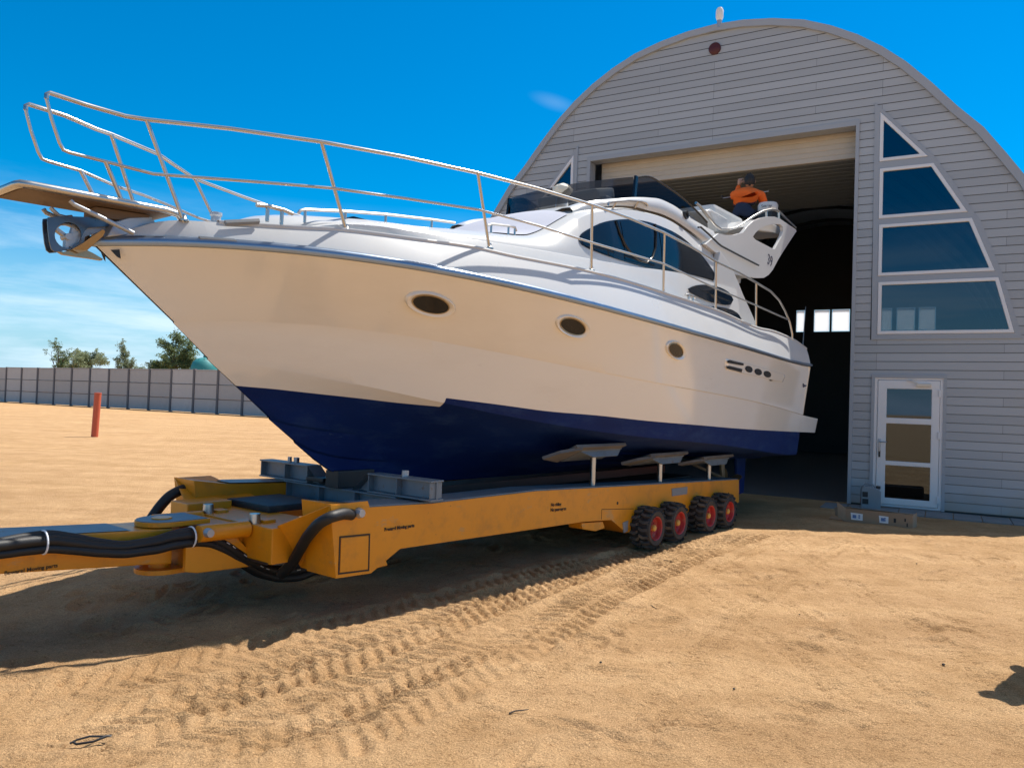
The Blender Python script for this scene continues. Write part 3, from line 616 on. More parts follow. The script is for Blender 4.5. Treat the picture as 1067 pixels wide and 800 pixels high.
# ------------------------------------------------------------------ motor yacht
S0, Z0 = 7.5, .80
RZ = math.atan2(D[1], D[0])
boat = empty('motor_yacht', tuple(D*S0 + N*LC + np.array([0, 0, Z0])), RZ)
tag(boat, 'white flybridge motor yacht with blue bottom paint resting on the orange trailer', 'motor yacht')
def bl(s, b, z): return (s-S0, -b, z-Z0)
def aft(s): return 1-.05*np.clip((s-8.5)/4, 0, 1)**1.5
def bS(s): t = np.clip((s-2.31)/6, 0, 1); return (.015+1.66*(1-(1-t)**3.0))*aft(s)
def bK1(s): t = np.clip((s-2.88)/6.3, 0, 1); return (.012+1.56*(1-(1-t)**2.3))*aft(s)
def bK2(s): t = np.clip((s-3.16)/6.6, 0, 1); return (.010+1.47*(1-(1-t)**2.1))*aft(s)
def rail3(pts, bf, it=14):
    out = []
    for x, y in pts:
        b = 1.
        for _ in range(it): s, z = lat(x, y, LC+b); b = .5*b+.5*float(bf(s))
        for _ in range(25): s, z = lat(x, y, LC+b); b = .6*b+.4*float(bf(s))
        out.append((s, z))
    return out
def zsmooth(pts, bf, extra=(), deg=5):
    r = rail3(pts, bf)+list(extra)*3; s = np.array([p[0] for p in r]); z = np.array([p[1] for p in r]); m = s.mean(); c = np.polyfit(s-m, z, deg)
    return lambda q: np.polyval(c, np.asarray(q, float)-m)
def zrail(pts, bf, extra=()):
    r = rail3(pts, bf)+list(extra); return pchip([p[0] for p in r], [p[1] for p in r])
S_px = [(136, 251.5), (180, 255), (225, 258), (270, 262), (330, 268.5), (396.5, 277.8), (457, 285.5), (540, 301), (580.5, 311), (654, 330.5), (724, 349.5), (797, 370), (842, 382)]
zS = zsmooth(S_px, bS, [(2.31, 2.60)])
K1_px = [(230, 329), (299, 335), (360, 342.5), (420, 351), (480, 360.5), (542, 371), (610, 384), (676, 396), (735, 408.5), (788, 419.5), (831, 430), (856, 436.5)]
zK1 = zsmooth(K1_px, bK1, [(2.88, 2.135)])
K2_px = [(260, 377), (310, 389), (360, 399), (420, 411), (462, 420), (510, 430.5), (560, 440), (620, 449), (656, 453.5), (720, 461), (770, 466), (842, 470.5)]
zK2 = zsmooth(K2_px, bK2, [(3.16, 1.895)])
zKEEL = pchip([4.21, 4.42, 4.7, 5.2, 6, 8, 12.45], [1.075, .955, .88, .83, .80, .78, .76])
print('SE', rail3([(844.5, 384)], bS), rail3([(856.5, 437)], bK1))
BULGE = -.015
def hull_b(s, z):
    """half-breadth of the moulded hull at station s and height z"""
    R = [(float(zS(s)), float(bS(s)))]
    if s > 2.89: R.append((float(zK1(s)), float(bK1(s))))
    if s > 3.17: R.append((float(zK2(s)), float(bK2(s))))
    if s > 4.22: R.append((float(zKEEL(s)), .02))
    elif len(R) > 1: R.append((float(np.interp(s, [2.31, 3.16, 4.21], [2.60, 1.895, 1.075])), 0.))
    R = R[::-1]; v = float(np.interp(z, [r[0] for r in R], [r[1] for r in R]))
    z1_ = float(zK1(s)); q = (z-z1_)/max(.05, float(zS(s))-z1_)
    if 0 < q < 1: v += BULGE*4*q*(1-q)*min(1, v/.5)
    return v
def on_hull(x, y):
    b = 1.3
    for _ in range(60): s, z = lat(x, y, LC+b); b = .75*b+.25*hull_b(s, z)
    return np.array([s, hull_b(s, z), z])
WLa = [(262, 403.3), (275, 404.3), (325, 409.5), (375, 414.8), (420, 420), (462.5, 424)]
WLb = [(465, 414.6), (520, 421.5), (572, 428.5), (620, 432.5), (676, 438.5), (730, 443), (770.7, 446.5), (812, 449), (846, 450.5)]
rWL = [on_hull(*p) for p in WLa]; rWLb = [on_hull(*p) for p in WLb]
sj = float(rWLb[0][0])
za_ = pchip([3.40]+[p[0] for p in rWL], [1.697]+[p[2] for p in rWL]); zb_ = pchip([p[0] for p in rWLb], [p[2] for p in rWLb])
def zWL(s): return np.where(np.asarray(s) < sj, za_(s), zb_(s))
SE = rail3([(844.5, 384)], bS)[0][0]; SP = rail3([(856.5, 437)], bK1)[0][0]
def rail(s0, s1, bf, zf, taus): return [(s0+(s1-s0)*t, float(bf(s0+(s1-s0)*t)), float(zf(s0+(s1-s0)*t))) for t in taus]
tj = (sj-3.0)/(SE-3.0)
tau = sorted(set(np.round(np.concatenate([np.linspace(0, 1, 84)**1.3, np.linspace(0, .12, 14), np.linspace(tj-.02, tj+.02, 40)]), 6)))
def loft(mb, A_, B_, nsub=1, bulge=0.):
    """sheets between two rails on both sides of the boat"""
    A_ = np.array(A_); B_ = np.array(B_)
    for sg in (1, -1):
        G = []
        for k in range(nsub+1):
            q = k/nsub; P = A_*(1-q)+B_*q; P = P.copy(); P[:, 1] += bulge*4*q*(1-q)*np.minimum(1, P[:, 1]/.5)
            G.append([bl(p[0], sg*p[1], p[2]) for p in P])
        mb.grid(G, flip=sg < 0)
rS = rail(2.31, SE, bS, zS, tau)
rK1u = rail(2.88, SE, bK1, lambda s: zK1(s)+.005, tau); rK1l = rail(2.88, SE, lambda s: bK1(s)-.010, lambda s: zK1(s)-.006, tau)
rK2u = rail(3.16, SE, bK2, lambda s: zK2(s)+.004, tau); rK2l = rail(3.16, SE, lambda s: np.maximum(.004, bK2(s)-.022*np.clip((s-3.16)/2, .3, 1)), lambda s: zK2(s)-.008, tau)
rKe = rail(4.21, SE, lambda s: s*0+.02, zKEEL, tau)
def split_section(i):
    """section i below the upper knuckle, cut at the paint line: (white points, blue points)"""
    P = [np.array(p) for p in (rK1l[i], rK2u[i], rK2l[i], rKe[i])]
    dz = [p[2]-float(zWL(p[0])) for p in P]
    for k in range(3):
        if dz[k] >= 0 > dz[k+1]:
            a, b = 0., 1.
            for _ in range(30):
                m = (a+b)/2; q = P[k]*(1-m)+P[k+1]*m
                if q[2] > float(zWL(q[0])): a = m
                else: b = m
            X_ = P[k]*(1-a)+P[k+1]*a; break
    if k == 0: w_ = [P[0], X_, X_, X_]; b_ = [X_, P[1], P[2], P[3]]
    else: w_ = [P[0], P[1], P[2], X_]; b_ = [X_, X_, X_, P[3]]
    return w_, b_
SEC = [split_section(i) for i in range(len(tau))]
W_ = [[s_[0][j] for s_ in SEC] for j in range(4)]; B_2 = [[s_[1][j] for s_ in SEC] for j in range(4)]
mb = MB(); loft(mb, rS, rK1u, 6, BULGE); loft(mb, rK1u, rK1l); loft(mb, W_[0], W_[1], 4); loft(mb, W_[1], W_[2]); loft(mb, W_[2], W_[3], 2)
zt = float(zK1(SE)); zs = float(zS(SE)); bs_ = float(bS(SE)); bk = float(bK1(SE)); zw = float(zWL(SE))
mb.add([bl(SE, bs_, zs), bl(SE, -bs_, zs), bl(SE, -bk, zt), bl(SE, bk, zt)], [(0, 1, 2, 3)])
def clean(mb):
    keep = [(f, m) for f, m in zip(mb.f, mb.mi) if len({tuple(round(c, 5) for c in mb.v[i]) for i in f}) > 2]; mb.f = [k[0] for k in keep]; mb.mi = [k[1] for k in keep]; return mb
clean(mb).build('hull', M['hull'], boat, smooth=18)
# bathing platform: the band under the knuckle carried on aft of the transom, corners rounded in plan
def plan(b, L_, r=.22):
    P = [(SE-.02, b)]+[(SE+L_-r+r*math.sin(a), b-r+r*math.cos(a)) for a in np.linspace(0, math.pi/2, 9)]; return P+[(s, -q) for s, q in P[::-1]]
top = plan(bk-.010, SP-SE); bot = plan(float(hull_b(SE, zw)), SP-SE-.05); zt2 = [float(zK1(s))-.006 for s, _ in top]; zb2 = [float(zWL(s)) for s, _ in bot]
mb = MB(); k = len(top); mb.add([bl(s, b, z) for (s, b), z in zip(top, zt2)]+[bl(s, b, z) for (s, b), z in zip(bot, zb2)], [(i, i+1, k+i+1, k+i) for i in range(k-1)]+[tuple(range(k)), tuple(range(2*k-1, k-1, -1))])
mb.build('swim_platform', M['hull'], boat, smooth=30)
# antifouled bottom with two spray strakes a side
mb = MB(); loft(mb, B_2[0], B_2[1], 2); loft(mb, B_2[1], B_2[2]); prev = B_2[2]
for q in (.40, .72):
    Pq = [tuple(np.array(a)*(1-q)+np.array(b)*q) for a, b in zip(B_2[2], B_2[3])]
    loft(mb, prev, Pq, 2); low = [(p[0], max(.004, p[1]-.022), p[2]-.018) for p in Pq]; loft(mb, Pq, low); prev = low
loft(mb, prev, B_2[3], 2); loft(mb, B_2[3], [(p[0], 0, p[2]) for p in B_2[3]])
ring = [B_2[0][-1], B_2[1][-1], B_2[3][-1]]
mb.add([bl(p[0], p[1], p[2]) for p in ring]+[bl(p[0], -p[1], p[2]) for p in ring[::-1]], [tuple(range(6))])
clean(mb).build('hull_bottom', M['blue'], boat, smooth=18)
# stem shoe closing strip between both halves of the bow
# rub rail
def sweep(mb, P, prof2, both=True):
    for sg in ((1, -1) if both else (1,)):
        G = [[bl(p[0], sg*(p[1]+a), p[2]+h) for a, h in prof2] for p in P]; mb.grid(G, flip=sg < 0)
mb = MB(); rr_ = [(p[0]-(.03 if i == 0 else 0), p[1], p[2]) for i, p in enumerate(rS)]
G = [[-.01, .045], [.012, .045], [.030, .030], [.034, .008], [.026, -.014], [-.01, -.018]]
def rubscale(p): return 1.15-.45*np.clip((p[0]-3)/8, 0, 1)
for sg in (1, -1):
    mb.grid([[bl(p[0], sg*(p[1]+a), p[2]+.018+h*rubscale(p)) for a, h in G] for p in rr_], flip=sg < 0)
mb.build('rub_rail', M['strip'], boat, smooth=60)

# bulwark up to the toe line
TOE_px = [(190, 230), (225, 228), (270, 235), (361, 240), (432, 249.3), (487.6, 256.7), (540, 268), (606, 281), (692, 305.5), (749.5, 324.5), (791, 342), (797, 343.2), (801, 344.2), (826, 353.5), (842, 364.5)]
def bT(s): return np.maximum(.02, bS(s)-np.interp(s, [2.2, 3, 4.5, 7, 10.5, 12.5], [.0, .10, .15, .15, .13, .07]))
zT = zrail([(183, 229.7), (225, 231.5), (270, 235), (316, 237.7), (361, 240), (432, 249.3), (487.6, 256.7), (540, 268), (606, 281), (692, 305.5), (749.5, 324.5), (791, 342.0), (797, 343.4), (801.5, 344), (826, 353.5), (842, 364.5)], bT, [(2.31, 2.66)])
rT = rail(2.31, SE, bT, zT, tau)
rSu = [(p[0], p[1], p[2]+.03) for p in rS]
mb = MB(); loft(mb, rSu, rT, 5, .006)
rTi = [(p[0], max(.0, p[1]-.05), p[2]+.004) for p in rT]; rTd = [(p[0], max(0, p[1]-.07), p[2]-.045) for p in rT]
loft(mb, rT, rTi); loft(mb, rTi, rTd)
loft(mb, rTd, [(p[0], p[1]*.5, p[2]+.03) for p in rTd]); loft(mb, [(p[0], p[1]*.5, p[2]+.03) for p in rTd], [(p[0], 0, p[2]+.05) for p in rTd])
a, b = rSu[-1], rT[-1]
mb.add([bl(a[0], a[1], a[2]), bl(a[0], -a[1], a[2]), bl(b[0], -b[1], b[2]), bl(b[0], b[1], b[2])], [(0, 1, 2, 3)])
mb.build('deck', M['gel'], boat, smooth=22)

for sg in (1, -1):
    mb = MB(); mb.grid([[bl(p[0], sg*(p[1]+a), p[2]+h) for a, h in ((.006, -.012), (.012, .004), (.004, .017), (-.022, .017), (-.03, .0))] for p in rT if p[0] > 2.9], flip=sg < 0); mb.build('toe_rail', M['gel'], boat, smooth=50)
# coachroof and deckhouse
bL = lerp([3.15, 3.5, 4.1, 5., 6, 7, 8.5, 10.6], [.25, .62, .90, 1.07, 1.17, 1.24, 1.28, 1.28])
def bSw(s): return np.interp(s, [3.15, 3.5, 4.1, 5, 6, 7, 8.5, 10.6], [.15, .48, .74, .92, 1.02, 1.08, 1.13, 1.15])
zLg = zrail([(374, 234), (436, 242), (500, 251), (575, 263), (650, 276.5), (711.5, 285.6), (750, 296.5)], bL, [(3.15, 2.78)])
zSw = zrail([(303, 225.8), (371, 227.6), (447, 236), (500, 240.5), (540, 245), (560, 246.0), (571, 243), (582, 237.5), (597, 228.5), (612, 221), (624, 218), (640, 216.3), (654, 216.2), (668, 218.5), (695, 226), (717, 240), (736, 255), (757, 272)], bSw, [(3.15, 2.84)])
SA = 10.30
hs_ = np.concatenate([np.linspace(3.15, 5.6, 24), np.linspace(5.7, 7.4, 32), np.linspace(7.5, SA, 30)])
def camber(s): return np.interp(s, [3, 5, 5.8, 6.8, 8, 10.6], [.05, .08, .10, .09, .05, .05])
R0 = [(s, min(float(bT(s))-.09, float(bL(s))+.07), float(zT(s))-.05) for s in hs_]
R1 = [(s, float(bL(s)), float(zLg(s))) for s in hs_]
R1b = [(s, float(bL(s))-.035, float(zLg(s))+.012) for s in hs_]
R2 = [(s, float(bSw(s)), float(zSw(s))-.03) for s in hs_]
R3 = [(s, float(bSw(s))-.06, float(zSw(s))+.004) for s in hs_]
def crown(s, q): 
    b0 = float(bSw(s))-.06; return (s, b0*q, float(zSw(s))+.004+float(camber(s))*(1-q*q))
mb = MB(); loft(mb, R0, R1, 2, .012); loft(mb, R1, R1b); loft(mb, R1b, R2, 4, .03); loft(mb, R2, R3)
qs = [1, .85, .65, .4, .2, 0]
for qa, qb in zip(qs[:-1], qs[1:]): loft(mb, [crown(s, qa) for s in hs_], [crown(s, qb) for s in hs_])
mb.build('deckhouse', M['gel'], boat, smooth=32)
# aft end of the deckhouse: side wings sloping down to the cockpit and the saloon bulkhead
AFT = [(749, 262), (757, 272.5), (763, 283), (768, 294), (773, 307), (780, 322), (787.6, 339.5), (775, 341), (760, 330), (745, 322), (741, 300)]
for sg in (1, -1):
    mb = MB(); P = [lat(x, y, LC+1.24) for x, y in AFT]
    mb.prism([P], lambda s, z, d: bl(s, sg*(1.25+d), z), -.07, .012); mb.build('side_wing', M['gel'], boat, bevel=.012)
mb = MB(); mb.box2(bl(10.1, -1.2, 2.75), bl(10.14, 1.2, 3.65)); mb.build('saloon_door', M['bglass'], boat)
mb = MB(); mb.box2(bl(10.2, -1.5, 2.1), bl(12.3, 1.5, 2.2)); mb.build('cockpit_sole', M['teak'], boat)

def cab_b(s, z):
    zl, zw, z0 = float(zLg(s)), float(zSw(s)), float(zT(s))-.05
    if z <= zl:
        q = (z-z0)/max(.02, zl-z0); b0 = min(float(bT(s))-.09, float(bL(s))+.07); return b0+(float(bL(s))-b0)*q + .012*4*max(0, min(1, q))*(1-max(0, min(1, q)))
    q = min(1.2, (z-zl-.012)/max(.05, zw-.03-zl-.012)); qq = max(0, min(1, q)); return float(bL(s))-.035+(float(bSw(s))-float(bL(s))+.035)*q + .03*4*qq*(1-qq)
def on_cab(x, y):
    b = 1.2
    for _ in range(20): s, z = lat(x, y, LC+b); b = .5*b+.5*cab_b(s, z)
    return s, z
def patch(mb, upper, lower, off, n=40, side=1, m=4):
    """a sheet lying on the deckhouse side between two pixel-traced edges, off = stand-off"""
    U = sorted(on_cab(*p) for p in upper); L_ = sorted(on_cab(*p) for p in lower)
    s0 = max(U[0][0], L_[0][0]); s1 = min(U[-1][0], L_[-1][0])
    fu = pchip([p[0] for p in U], [p[1] for p in U]); fl = pchip([p[0] for p in L_], [p[1] for p in L_])
    th = (1-np.cos(np.linspace(0, math.pi, n)))/2
    for sg in (side,):
        G = []
        for t in th:
            s = s0+(s1-s0)*t; a, b = float(fl(s)), float(fu(s)); b = max(b, a+.001)
            G.append([bl(s, sg*(cab_b(s, a+(b-a)*k/m)+off), a+(b-a)*k/m) for k in range(m+1)])
        mb.grid(G, flip=sg < 0)
    return s0, s1, fu, fl
WU = [(602.3, 249), (604, 245), (608, 241.5), (615, 237.5), (626, 232.3), (640.7, 229.2), (655, 228.5), (668, 229.8), (681, 233), (694.5, 238.4), (708, 245.6), (718, 253.5), (728.6, 263.5), (736.5, 273), (743, 282.5), (748, 291), (750, 295.5)]
WB = [(602.3, 249), (604, 253.5), (608, 256.5), (613, 259.3), (625, 264), (639.4, 269.2), (656.4, 274.5), (673.5, 279), (690.5, 281.7), (710, 284.3), (726, 288), (740, 292), (750, 295.5)]
for sg in (1, -1):
    mb = MB(); patch(mb, WU, WB, .006, side=sg); mb.build('window_frame', M['bframe'], boat, smooth=40)
def shrink(P, cx, cy, k): return [(cx+(x-cx)*k, cy+(y-cy)*k) for x, y in P]
def sub_edge(P, x0, x1, dy):
    xs = [p[0] for p in P]; ys = [p[1] for p in P]; return [(x, float(np.interp(x, xs, ys))+dy) for x in np.linspace(x0, x1, 9)]
for nm, x0, x1, du, dl in (('fore', 604.5, 639, 1.3, -1.2), ('mid', 645.5, 681, 1.6, -2.5), ('aft', 685, 747, 1.6, -1.4)):
    for sg in (1, -1): mb = MB(); patch(mb, sub_edge(WU, x0, x1, du), sub_edge(WB, x0, x1, dl), .011, 16, side=sg); mb.build('window', M['bglass'], boat, smooth=40)
for sg in (1, -1):
    mb = MB()
    pts = [on_cab(*p) for p in [(641, 230), (645, 243), (650, 255), (657, 265), (665, 271.5), (673, 273.5), (679, 268), (682, 258), (682.6, 244), (681.5, 234)]]
    mb.tube([bl(s, sg*(cab_b(s, z)+.012), z) for s, z in pts], .016, 6)
    mb.build('window_mullion', M['bframe'], boat, smooth=60)
for U_, L_ in (([(715.8, 301), (722.8, 297.8), (735, 296.8), (749, 299.4), (756, 302.8), (760.5, 306.5), (763.4, 312.5)], [(715.8, 301), (718, 304.6), (726, 309), (738.5, 314.3), (752.5, 317.6), (760, 317.5), (763.4, 312.5)]),
               ([(736, 320.4), (742, 319.6), (749, 320), (759.5, 322), (768, 326.5), (772, 332.6)], [(736, 320.4), (750, 326), (760, 330), (768, 333), (772, 332.8)])):
    for sg in (1, -1): mb = MB(); patch(mb, U_, L_, .012, 24, side=sg); mb.build('window', M['bglass'], boat, smooth=40)
# grey cover over the windscreen
mb = MB(); G = []
for i in range(25):
    row = []
    for j in range(25):
        q = -0.90+1.80*j/24; sa = 5.72+.12*(1-abs(q)); sb = 6.62+.30*(1-abs(q)**1.5); s = sa+(sb-sa)*i/24
        p = crown(s, q); row.append(bl(p[0], p[1], p[2]+.012))
    G.append(row)
mb.grid(G); mb.build('windscreen_cover', M['cover'], boat, smooth=40)

# flybridge
bF = lerp([6.8, 7.2, 7.8, 8.5, 9.4, 10.2, 13], [.86, .95, 1.02, 1.08, 1.14, 1.19, 1.19])
FU_px = [(600, 214), (614, 209.8), (631.5, 207.6), (650, 206.3), (663, 205.6), (676, 206), (689, 207.9), (700, 213), (711, 220.2), (720, 227), (730, 233.3), (740, 239), (749.5, 243.6)]
FL_px = [(600, 223), (614, 219), (631.5, 215.5), (650, 214.5), (663, 216), (676, 219.5), (689, 223), (700, 228), (711, 235), (720, 241.5), (735, 253.5), (748, 264), (757, 271.5)]
zFU = zrail(FU_px, bF); zFL = zrail(FL_px, lambda s: bF(s)+.02)
fs = np.linspace(6.75, 9.75, 44)
FA = [(s, float(bF(s)), float(zFU(s))) for s in fs]; FB = [(s, float(bF(s))+.02, min(float(zFL(s)), float(zFU(s))-.01)) for s in fs]
mb = MB(); loft(mb, FB, FA, 4, .03)
FI = [(s, b-.10, z+.004) for s, b, z in FA]; FD = [(s, b-.13, max(z-.5, 3.72)) for s, b, z in FI]
loft(mb, FA, FI); loft(mb, FI, FD)
# brow across the front, from side to side
G = []
for i in range(29):
    th = math.pi*i/28; c = math.cos(th); q = c
    row = []
    b = .86*c; bow = (1-abs(c)**2.2)
    s = 6.78+.20*bow; z1b = crown(s, b/(float(bSw(s))-.06))[2]-.03
    top = float(zFU(6.75)) + .16*bow
    for k in range(7):
        t = k/6; row.append(bl(s+.62*t*bow+.02*t, b*(1-.04*t), z1b+(top-z1b)*math.sin(t*math.pi/2)**.8 + .12*bow*t))
    row.append(bl(s+.95*bow+.05, b*.9, top+.10*bow-.02)); row.append(bl(s+1.0*bow+.05, b*.88, top-.45))
    G.append(row)
mb.grid(G)
mb.build('flybridge_coaming', M['gel'], boat, smooth=35)
mb = MB(); fl_out = [(6.95, .75), (7.3, .9), (8.5, 1.0), (10.2, 1.12), (11.1, 1.12)]
poly = [(s, b) for s, b in fl_out]+[(s, -b) for s, b in fl_out[::-1]]
mb.prism([poly], lambda s, b, d: bl(s, b, d), 3.60, 3.68); mb.build('flybridge_sole', M['gel'], boat, bevel=.01)
# aft overhang sides with the radar-arch wings
WO = [(735, 254.5), (748.5, 243.2), (757, 245.2), (765, 244.8), (774, 242.4), (779, 236), (785, 230.5), (793, 227.2), (800, 225.8), (807.5, 226), (813, 228), (818, 231.5), (824, 235.5), (829, 238.8), (830, 241), (825, 248.5), (817.5, 260), (811, 270.5), (805.5, 281), (801, 286.5), (796, 289.6), (788, 289.8), (776, 288), (765, 286), (757, 272.5), (746, 263.5)]
WHL = [(801+(x-801)*1.16, 246+(y-246)*1.12+.3) for x, y in [(787, 246.5), (789, 243), (792.5, 239.6), (798, 236.6), (804, 234.8), (811, 234.8), (813.6, 237), (814, 241), (812.5, 246), (810, 251), (806.5, 257.8), (804.5, 257.4), (795, 252.3), (789, 249)]]
for sg in (1, -1):
    Po = [lat(x, y, LC+1.21) for x, y in WO]; Ph = [lat(x, y, LC+1.21) for x, y in WHL]
    mb = MB(); mb.prism([Po, Ph], lambda s, z, d: bl(s, sg*(1.21+d), z), -.05, .0); mb.build('arch_wing', M['gel'], boat, bevel=.014)
def wpt(x, y): return lat(x, y, LC+1.21)
a = wpt(800, 226); b = wpt(818, 232); c = wpt(829, 239)
mb = MB(); mb.prism([[(a[0]-.35, a[1]-.20), (a[0], a[1]-.02), (b[0], b[1]-.02), (c[0]-.06, c[1]-.02), (c[0]-.1, c[1]-.13), (b[0]-.1, b[1]-.17), (a[0], a[1]-.2)]], lambda s, z, d: bl(s, d, z), -1.07, 1.07)
mb.build('radar_arch', M['gel'], boat, bevel=.02)
mb = MB(); lo = [wpt(*p) for p in ((757, 273.5), (765, 286), (796, 289), (803, 283))]
mb.prism([[(lo[0][0], 3.72), (lo[1][0], lo[1][1]+.07), (lo[2][0]-.35, lo[1][1]+.10), (lo[3][0]-.35, lo[1][1]+.16), (lo[3][0]-.4, lo[1][1]+.2), (lo[1][0], lo[1][1]+.22)]], lambda s, z, d: bl(s, d, z), -1.13, 1.13)
mb.build('flybridge_overhang', M['gel'], boat, bevel=.01)
# smoked screen round the flybridge
TOPX = [(622, 190), (640, 186.3), (660.6, 184.6), (680, 184), (689.5, 189.5), (709, 203), (722.5, 214.5), (736, 228.5), (746.6, 241.5)]
def bScr(s): return bF(s)-.06
zScrT = zrail(TOPX[2:], bScr)
sN = 7.95
ss = np.linspace(sN, 9.72, 26)
mb = MB()
for sg in (1, -1):
    mb.grid([[bl(s-.0, sg*(float(bScr(s))+.0), float(zFU(s))-.01), bl(s+.02, sg*(float(bScr(s))-.03), max(float(zScrT(s)), float(zFU(s))))] for s in ss], flip=sg < 0)
G = []
zt0 = float(zScrT(sN)); zb0 = float(zFU(sN))
for i in range(21):
    th = -1+2*i/20; bow = 1-abs(th)**2; b = th*float(bScr(sN))
    G.append([bl(sN-.30*bow, b, zb0-.02+.0*bow), bl(sN-.02-.14*bow, b*.97, zt0+.00*bow)])
mb.grid(G)
scr = mb.build('flybridge_windscreen', M['smoke'], boat, smooth=50)
for sg in (1, -1): mb = MB(); mb.box(bl(sN-.0, sg*(float(bScr(sN))-.01), (zb0+zt0)/2), (.05, .03, zt0-zb0+.03), Matrix.Rotation(.12, 3, 'Y')); mb.build('screen_post', M['bframe'], scr)
mb = MB(); mb.tube([bl(s+.02, float(bScr(s))-.03, max(float(zScrT(s)), float(zFU(s)))) for s in ss], .012, 6); mb.tube([bl(s+.02, -float(bScr(s))+.03, max(float(zScrT(s)), float(zFU(s)))) for s in ss], .012, 6)
mb.build('screen_edge', M['bframe'], scr)
zpad = lat(775, 240.5, LC+.30)[1]
# seats, console on the flybridge
mb = MB(); mb.box2(bl(8.3, -.75, 3.68), bl(8.7, .35, 4.32), .06); mb.box(bl(8.42, -.2, 4.36), (.45, .95, .16), Matrix.Rotation(-.25, 3, 'Y'), bev=.05); mb.build('helm_console', M['grey_part'], boat, bevel=.01)
cs = [wpt(x, y) for x, y in ((737.5, 218.5), (741, 217.8), (758, 227), (758.5, 240), (750, 242))]
mb = MB(); P = [lat(x, y, LC+.75) for x, y in ((736.5, 218.8), (740.5, 217.6), (758, 227.5), (758.8, 243), (748, 241))]
mb.prism([P], lambda s, z, d: bl(s, d, z), .15, .76); mb.build('helm_seat', M['gel'], boat, bevel=.03)
mb = MB(); mb.box2(bl(10.95, -.95, 3.68), bl(12.1, .62, zpad), .06); mb.build('sun_pad', M['gel'], boat)
# flybridge hand rail
HR = [(725, 211.5), (729.5, 215), (737, 225), (745, 234.5), (751, 239), (760, 239.2), (767, 237.4), (773, 234), (785, 225.5), (795, 220.2), (804, 218.2), (808, 218.5), (812, 221), (820, 229), (829, 237.5)]
for sg in (1, -1):
    mb = MB(); P = [lat(x, y, LC+1.14) for x, y in HR]; mb.tube([bl(s, sg*1.14, z) for s, z in P], .019, 8)
    for x, y, y2 in ((798.5, 219, 226), (811.5, 221, 228)):
        s, z = lat(x, y, LC+1.14); _, z2 = lat(x, y2, LC+1.14); mb.tube([bl(s, sg*1.14, z), bl(s+.02, sg*1.14, z2-.05)], .019, 8)
    mb.build('flybridge_rail', M['steel'], boat, smooth=50)
# dark grab rail along the overhang and the white grab rail on the brow
for sg in (1, -1):
    mb = MB(); P = [lat(x, y, LC+1.25) for x, y in ((727.5, 237), (730, 236.6), (739, 244.5), (748.5, 253.8), (752, 256.5), (770, 266), (790.5, 276.5))]
    mb.tube([bl(s, sg*1.25, z) for s, z in P], .013, 6)
    mb.build('side_grab_rail', M['dark'], boat, smooth=50)
for sg in (1, -1):
    mb = MB(); mb.tube([bl(s, sg*(1.09), z) for s, z in [lat(x, y, LC+1.09) for x, y in ((633.5, 214.5), (634, 211.5), (637, 210.3), (655, 209), (667, 209.8), (673, 211.7), (674.5, 214.8))]], .014, 6)
    for x in (642, 665): 
        s, z = lat(x, 210, LC+1.09); mb.tube([bl(s, sg*1.09, z), bl(s, sg*1.05, z-.07)], .012, 6)
    mb.build('brow_grab_rail', M['steel'], boat, smooth=50)
# round horn / side lamp
for sg in (1, -1):
    s, z = lat(712.5, 224.5, LC+1.12); mb = MB(); R_ = Matrix.Translation(bl(s, sg*1.125, z)) @ Matrix.Rotation(sg*math.pi/2, 4, 'X')
    mb.lathe([(0, .0), (.032, .005), (.034, .04), (.052, .045), (.055, .0), (.055, -.03)], R_, 18); mb.build('side_lamp', M['dark'], boat, smooth=40)
# covered searchlight on the brow
s, z = lat(585.5, 212.5, LC+.0)
mb = MB(); mb.lathe([(.085, -.05), (.07, .08), (.05, .12), (0, .12)], Matrix.Translation(bl(s, 0, z)), 14); sp = mb.build('searchlight', M['gel'], boat, smooth=40)
bm = bmesh.new(); bmesh.ops.create_icosphere(bm, subdivisions=4, radius=.125)
for v in bm.verts:
    v.co *= 1+.14*noise.noise(v.co*14)+.08*noise.noise(v.co*33); v.co.z *= .68
mb = MB(); mb.bm(bm, Matrix.Translation(bl(s, 0, z+.165))); mb.build('canvas_cover', M['cream'], sp, smooth=60)
# radar dome with print
s, z = lat(800, 221, LC+.72)
mb = MB(); mb.lathe([(0, .0), (.15, .0), (.165, .02), (.168, .11), (.15, .145), (.08, .155), (0, .157)], Matrix.Translation(bl(s, .72, z)), 32); rd = mb.build('radar_dome', M['gel'], boat, smooth=40)
mb = MB(); mb.box2(bl(s-.13, .60, z-.34), bl(s+.13, .84, z), .02); mb.build('radar_bracket', M['dark'], rd)
vd = (C - (D*s+N*(LC+.72)))[:2]; va = math.atan2(vd[1], vd[0])-RZ
for k, (da, ch, hh) in enumerate(((-.75, 'S', .05), (-.5, 'e', .045), (-.3, 'a', .045), (-.08, 'r', .045), (.15, 'a', .045), (.36, 'y', .05))):
    th = va+da*.8
    Mx = Matrix.Translation(Vector(bl(s, .72, z+.068))+Vector((math.cos(th), math.sin(th), 0))*.1675) @ Matrix.Rotation(th+math.pi/2, 4, 'Z') @ Matrix.Rotation(math.pi/2, 4, 'X')
    text_mesh(ch, hh*1.5, 'lettering', M['navytext'], rd, Mx)
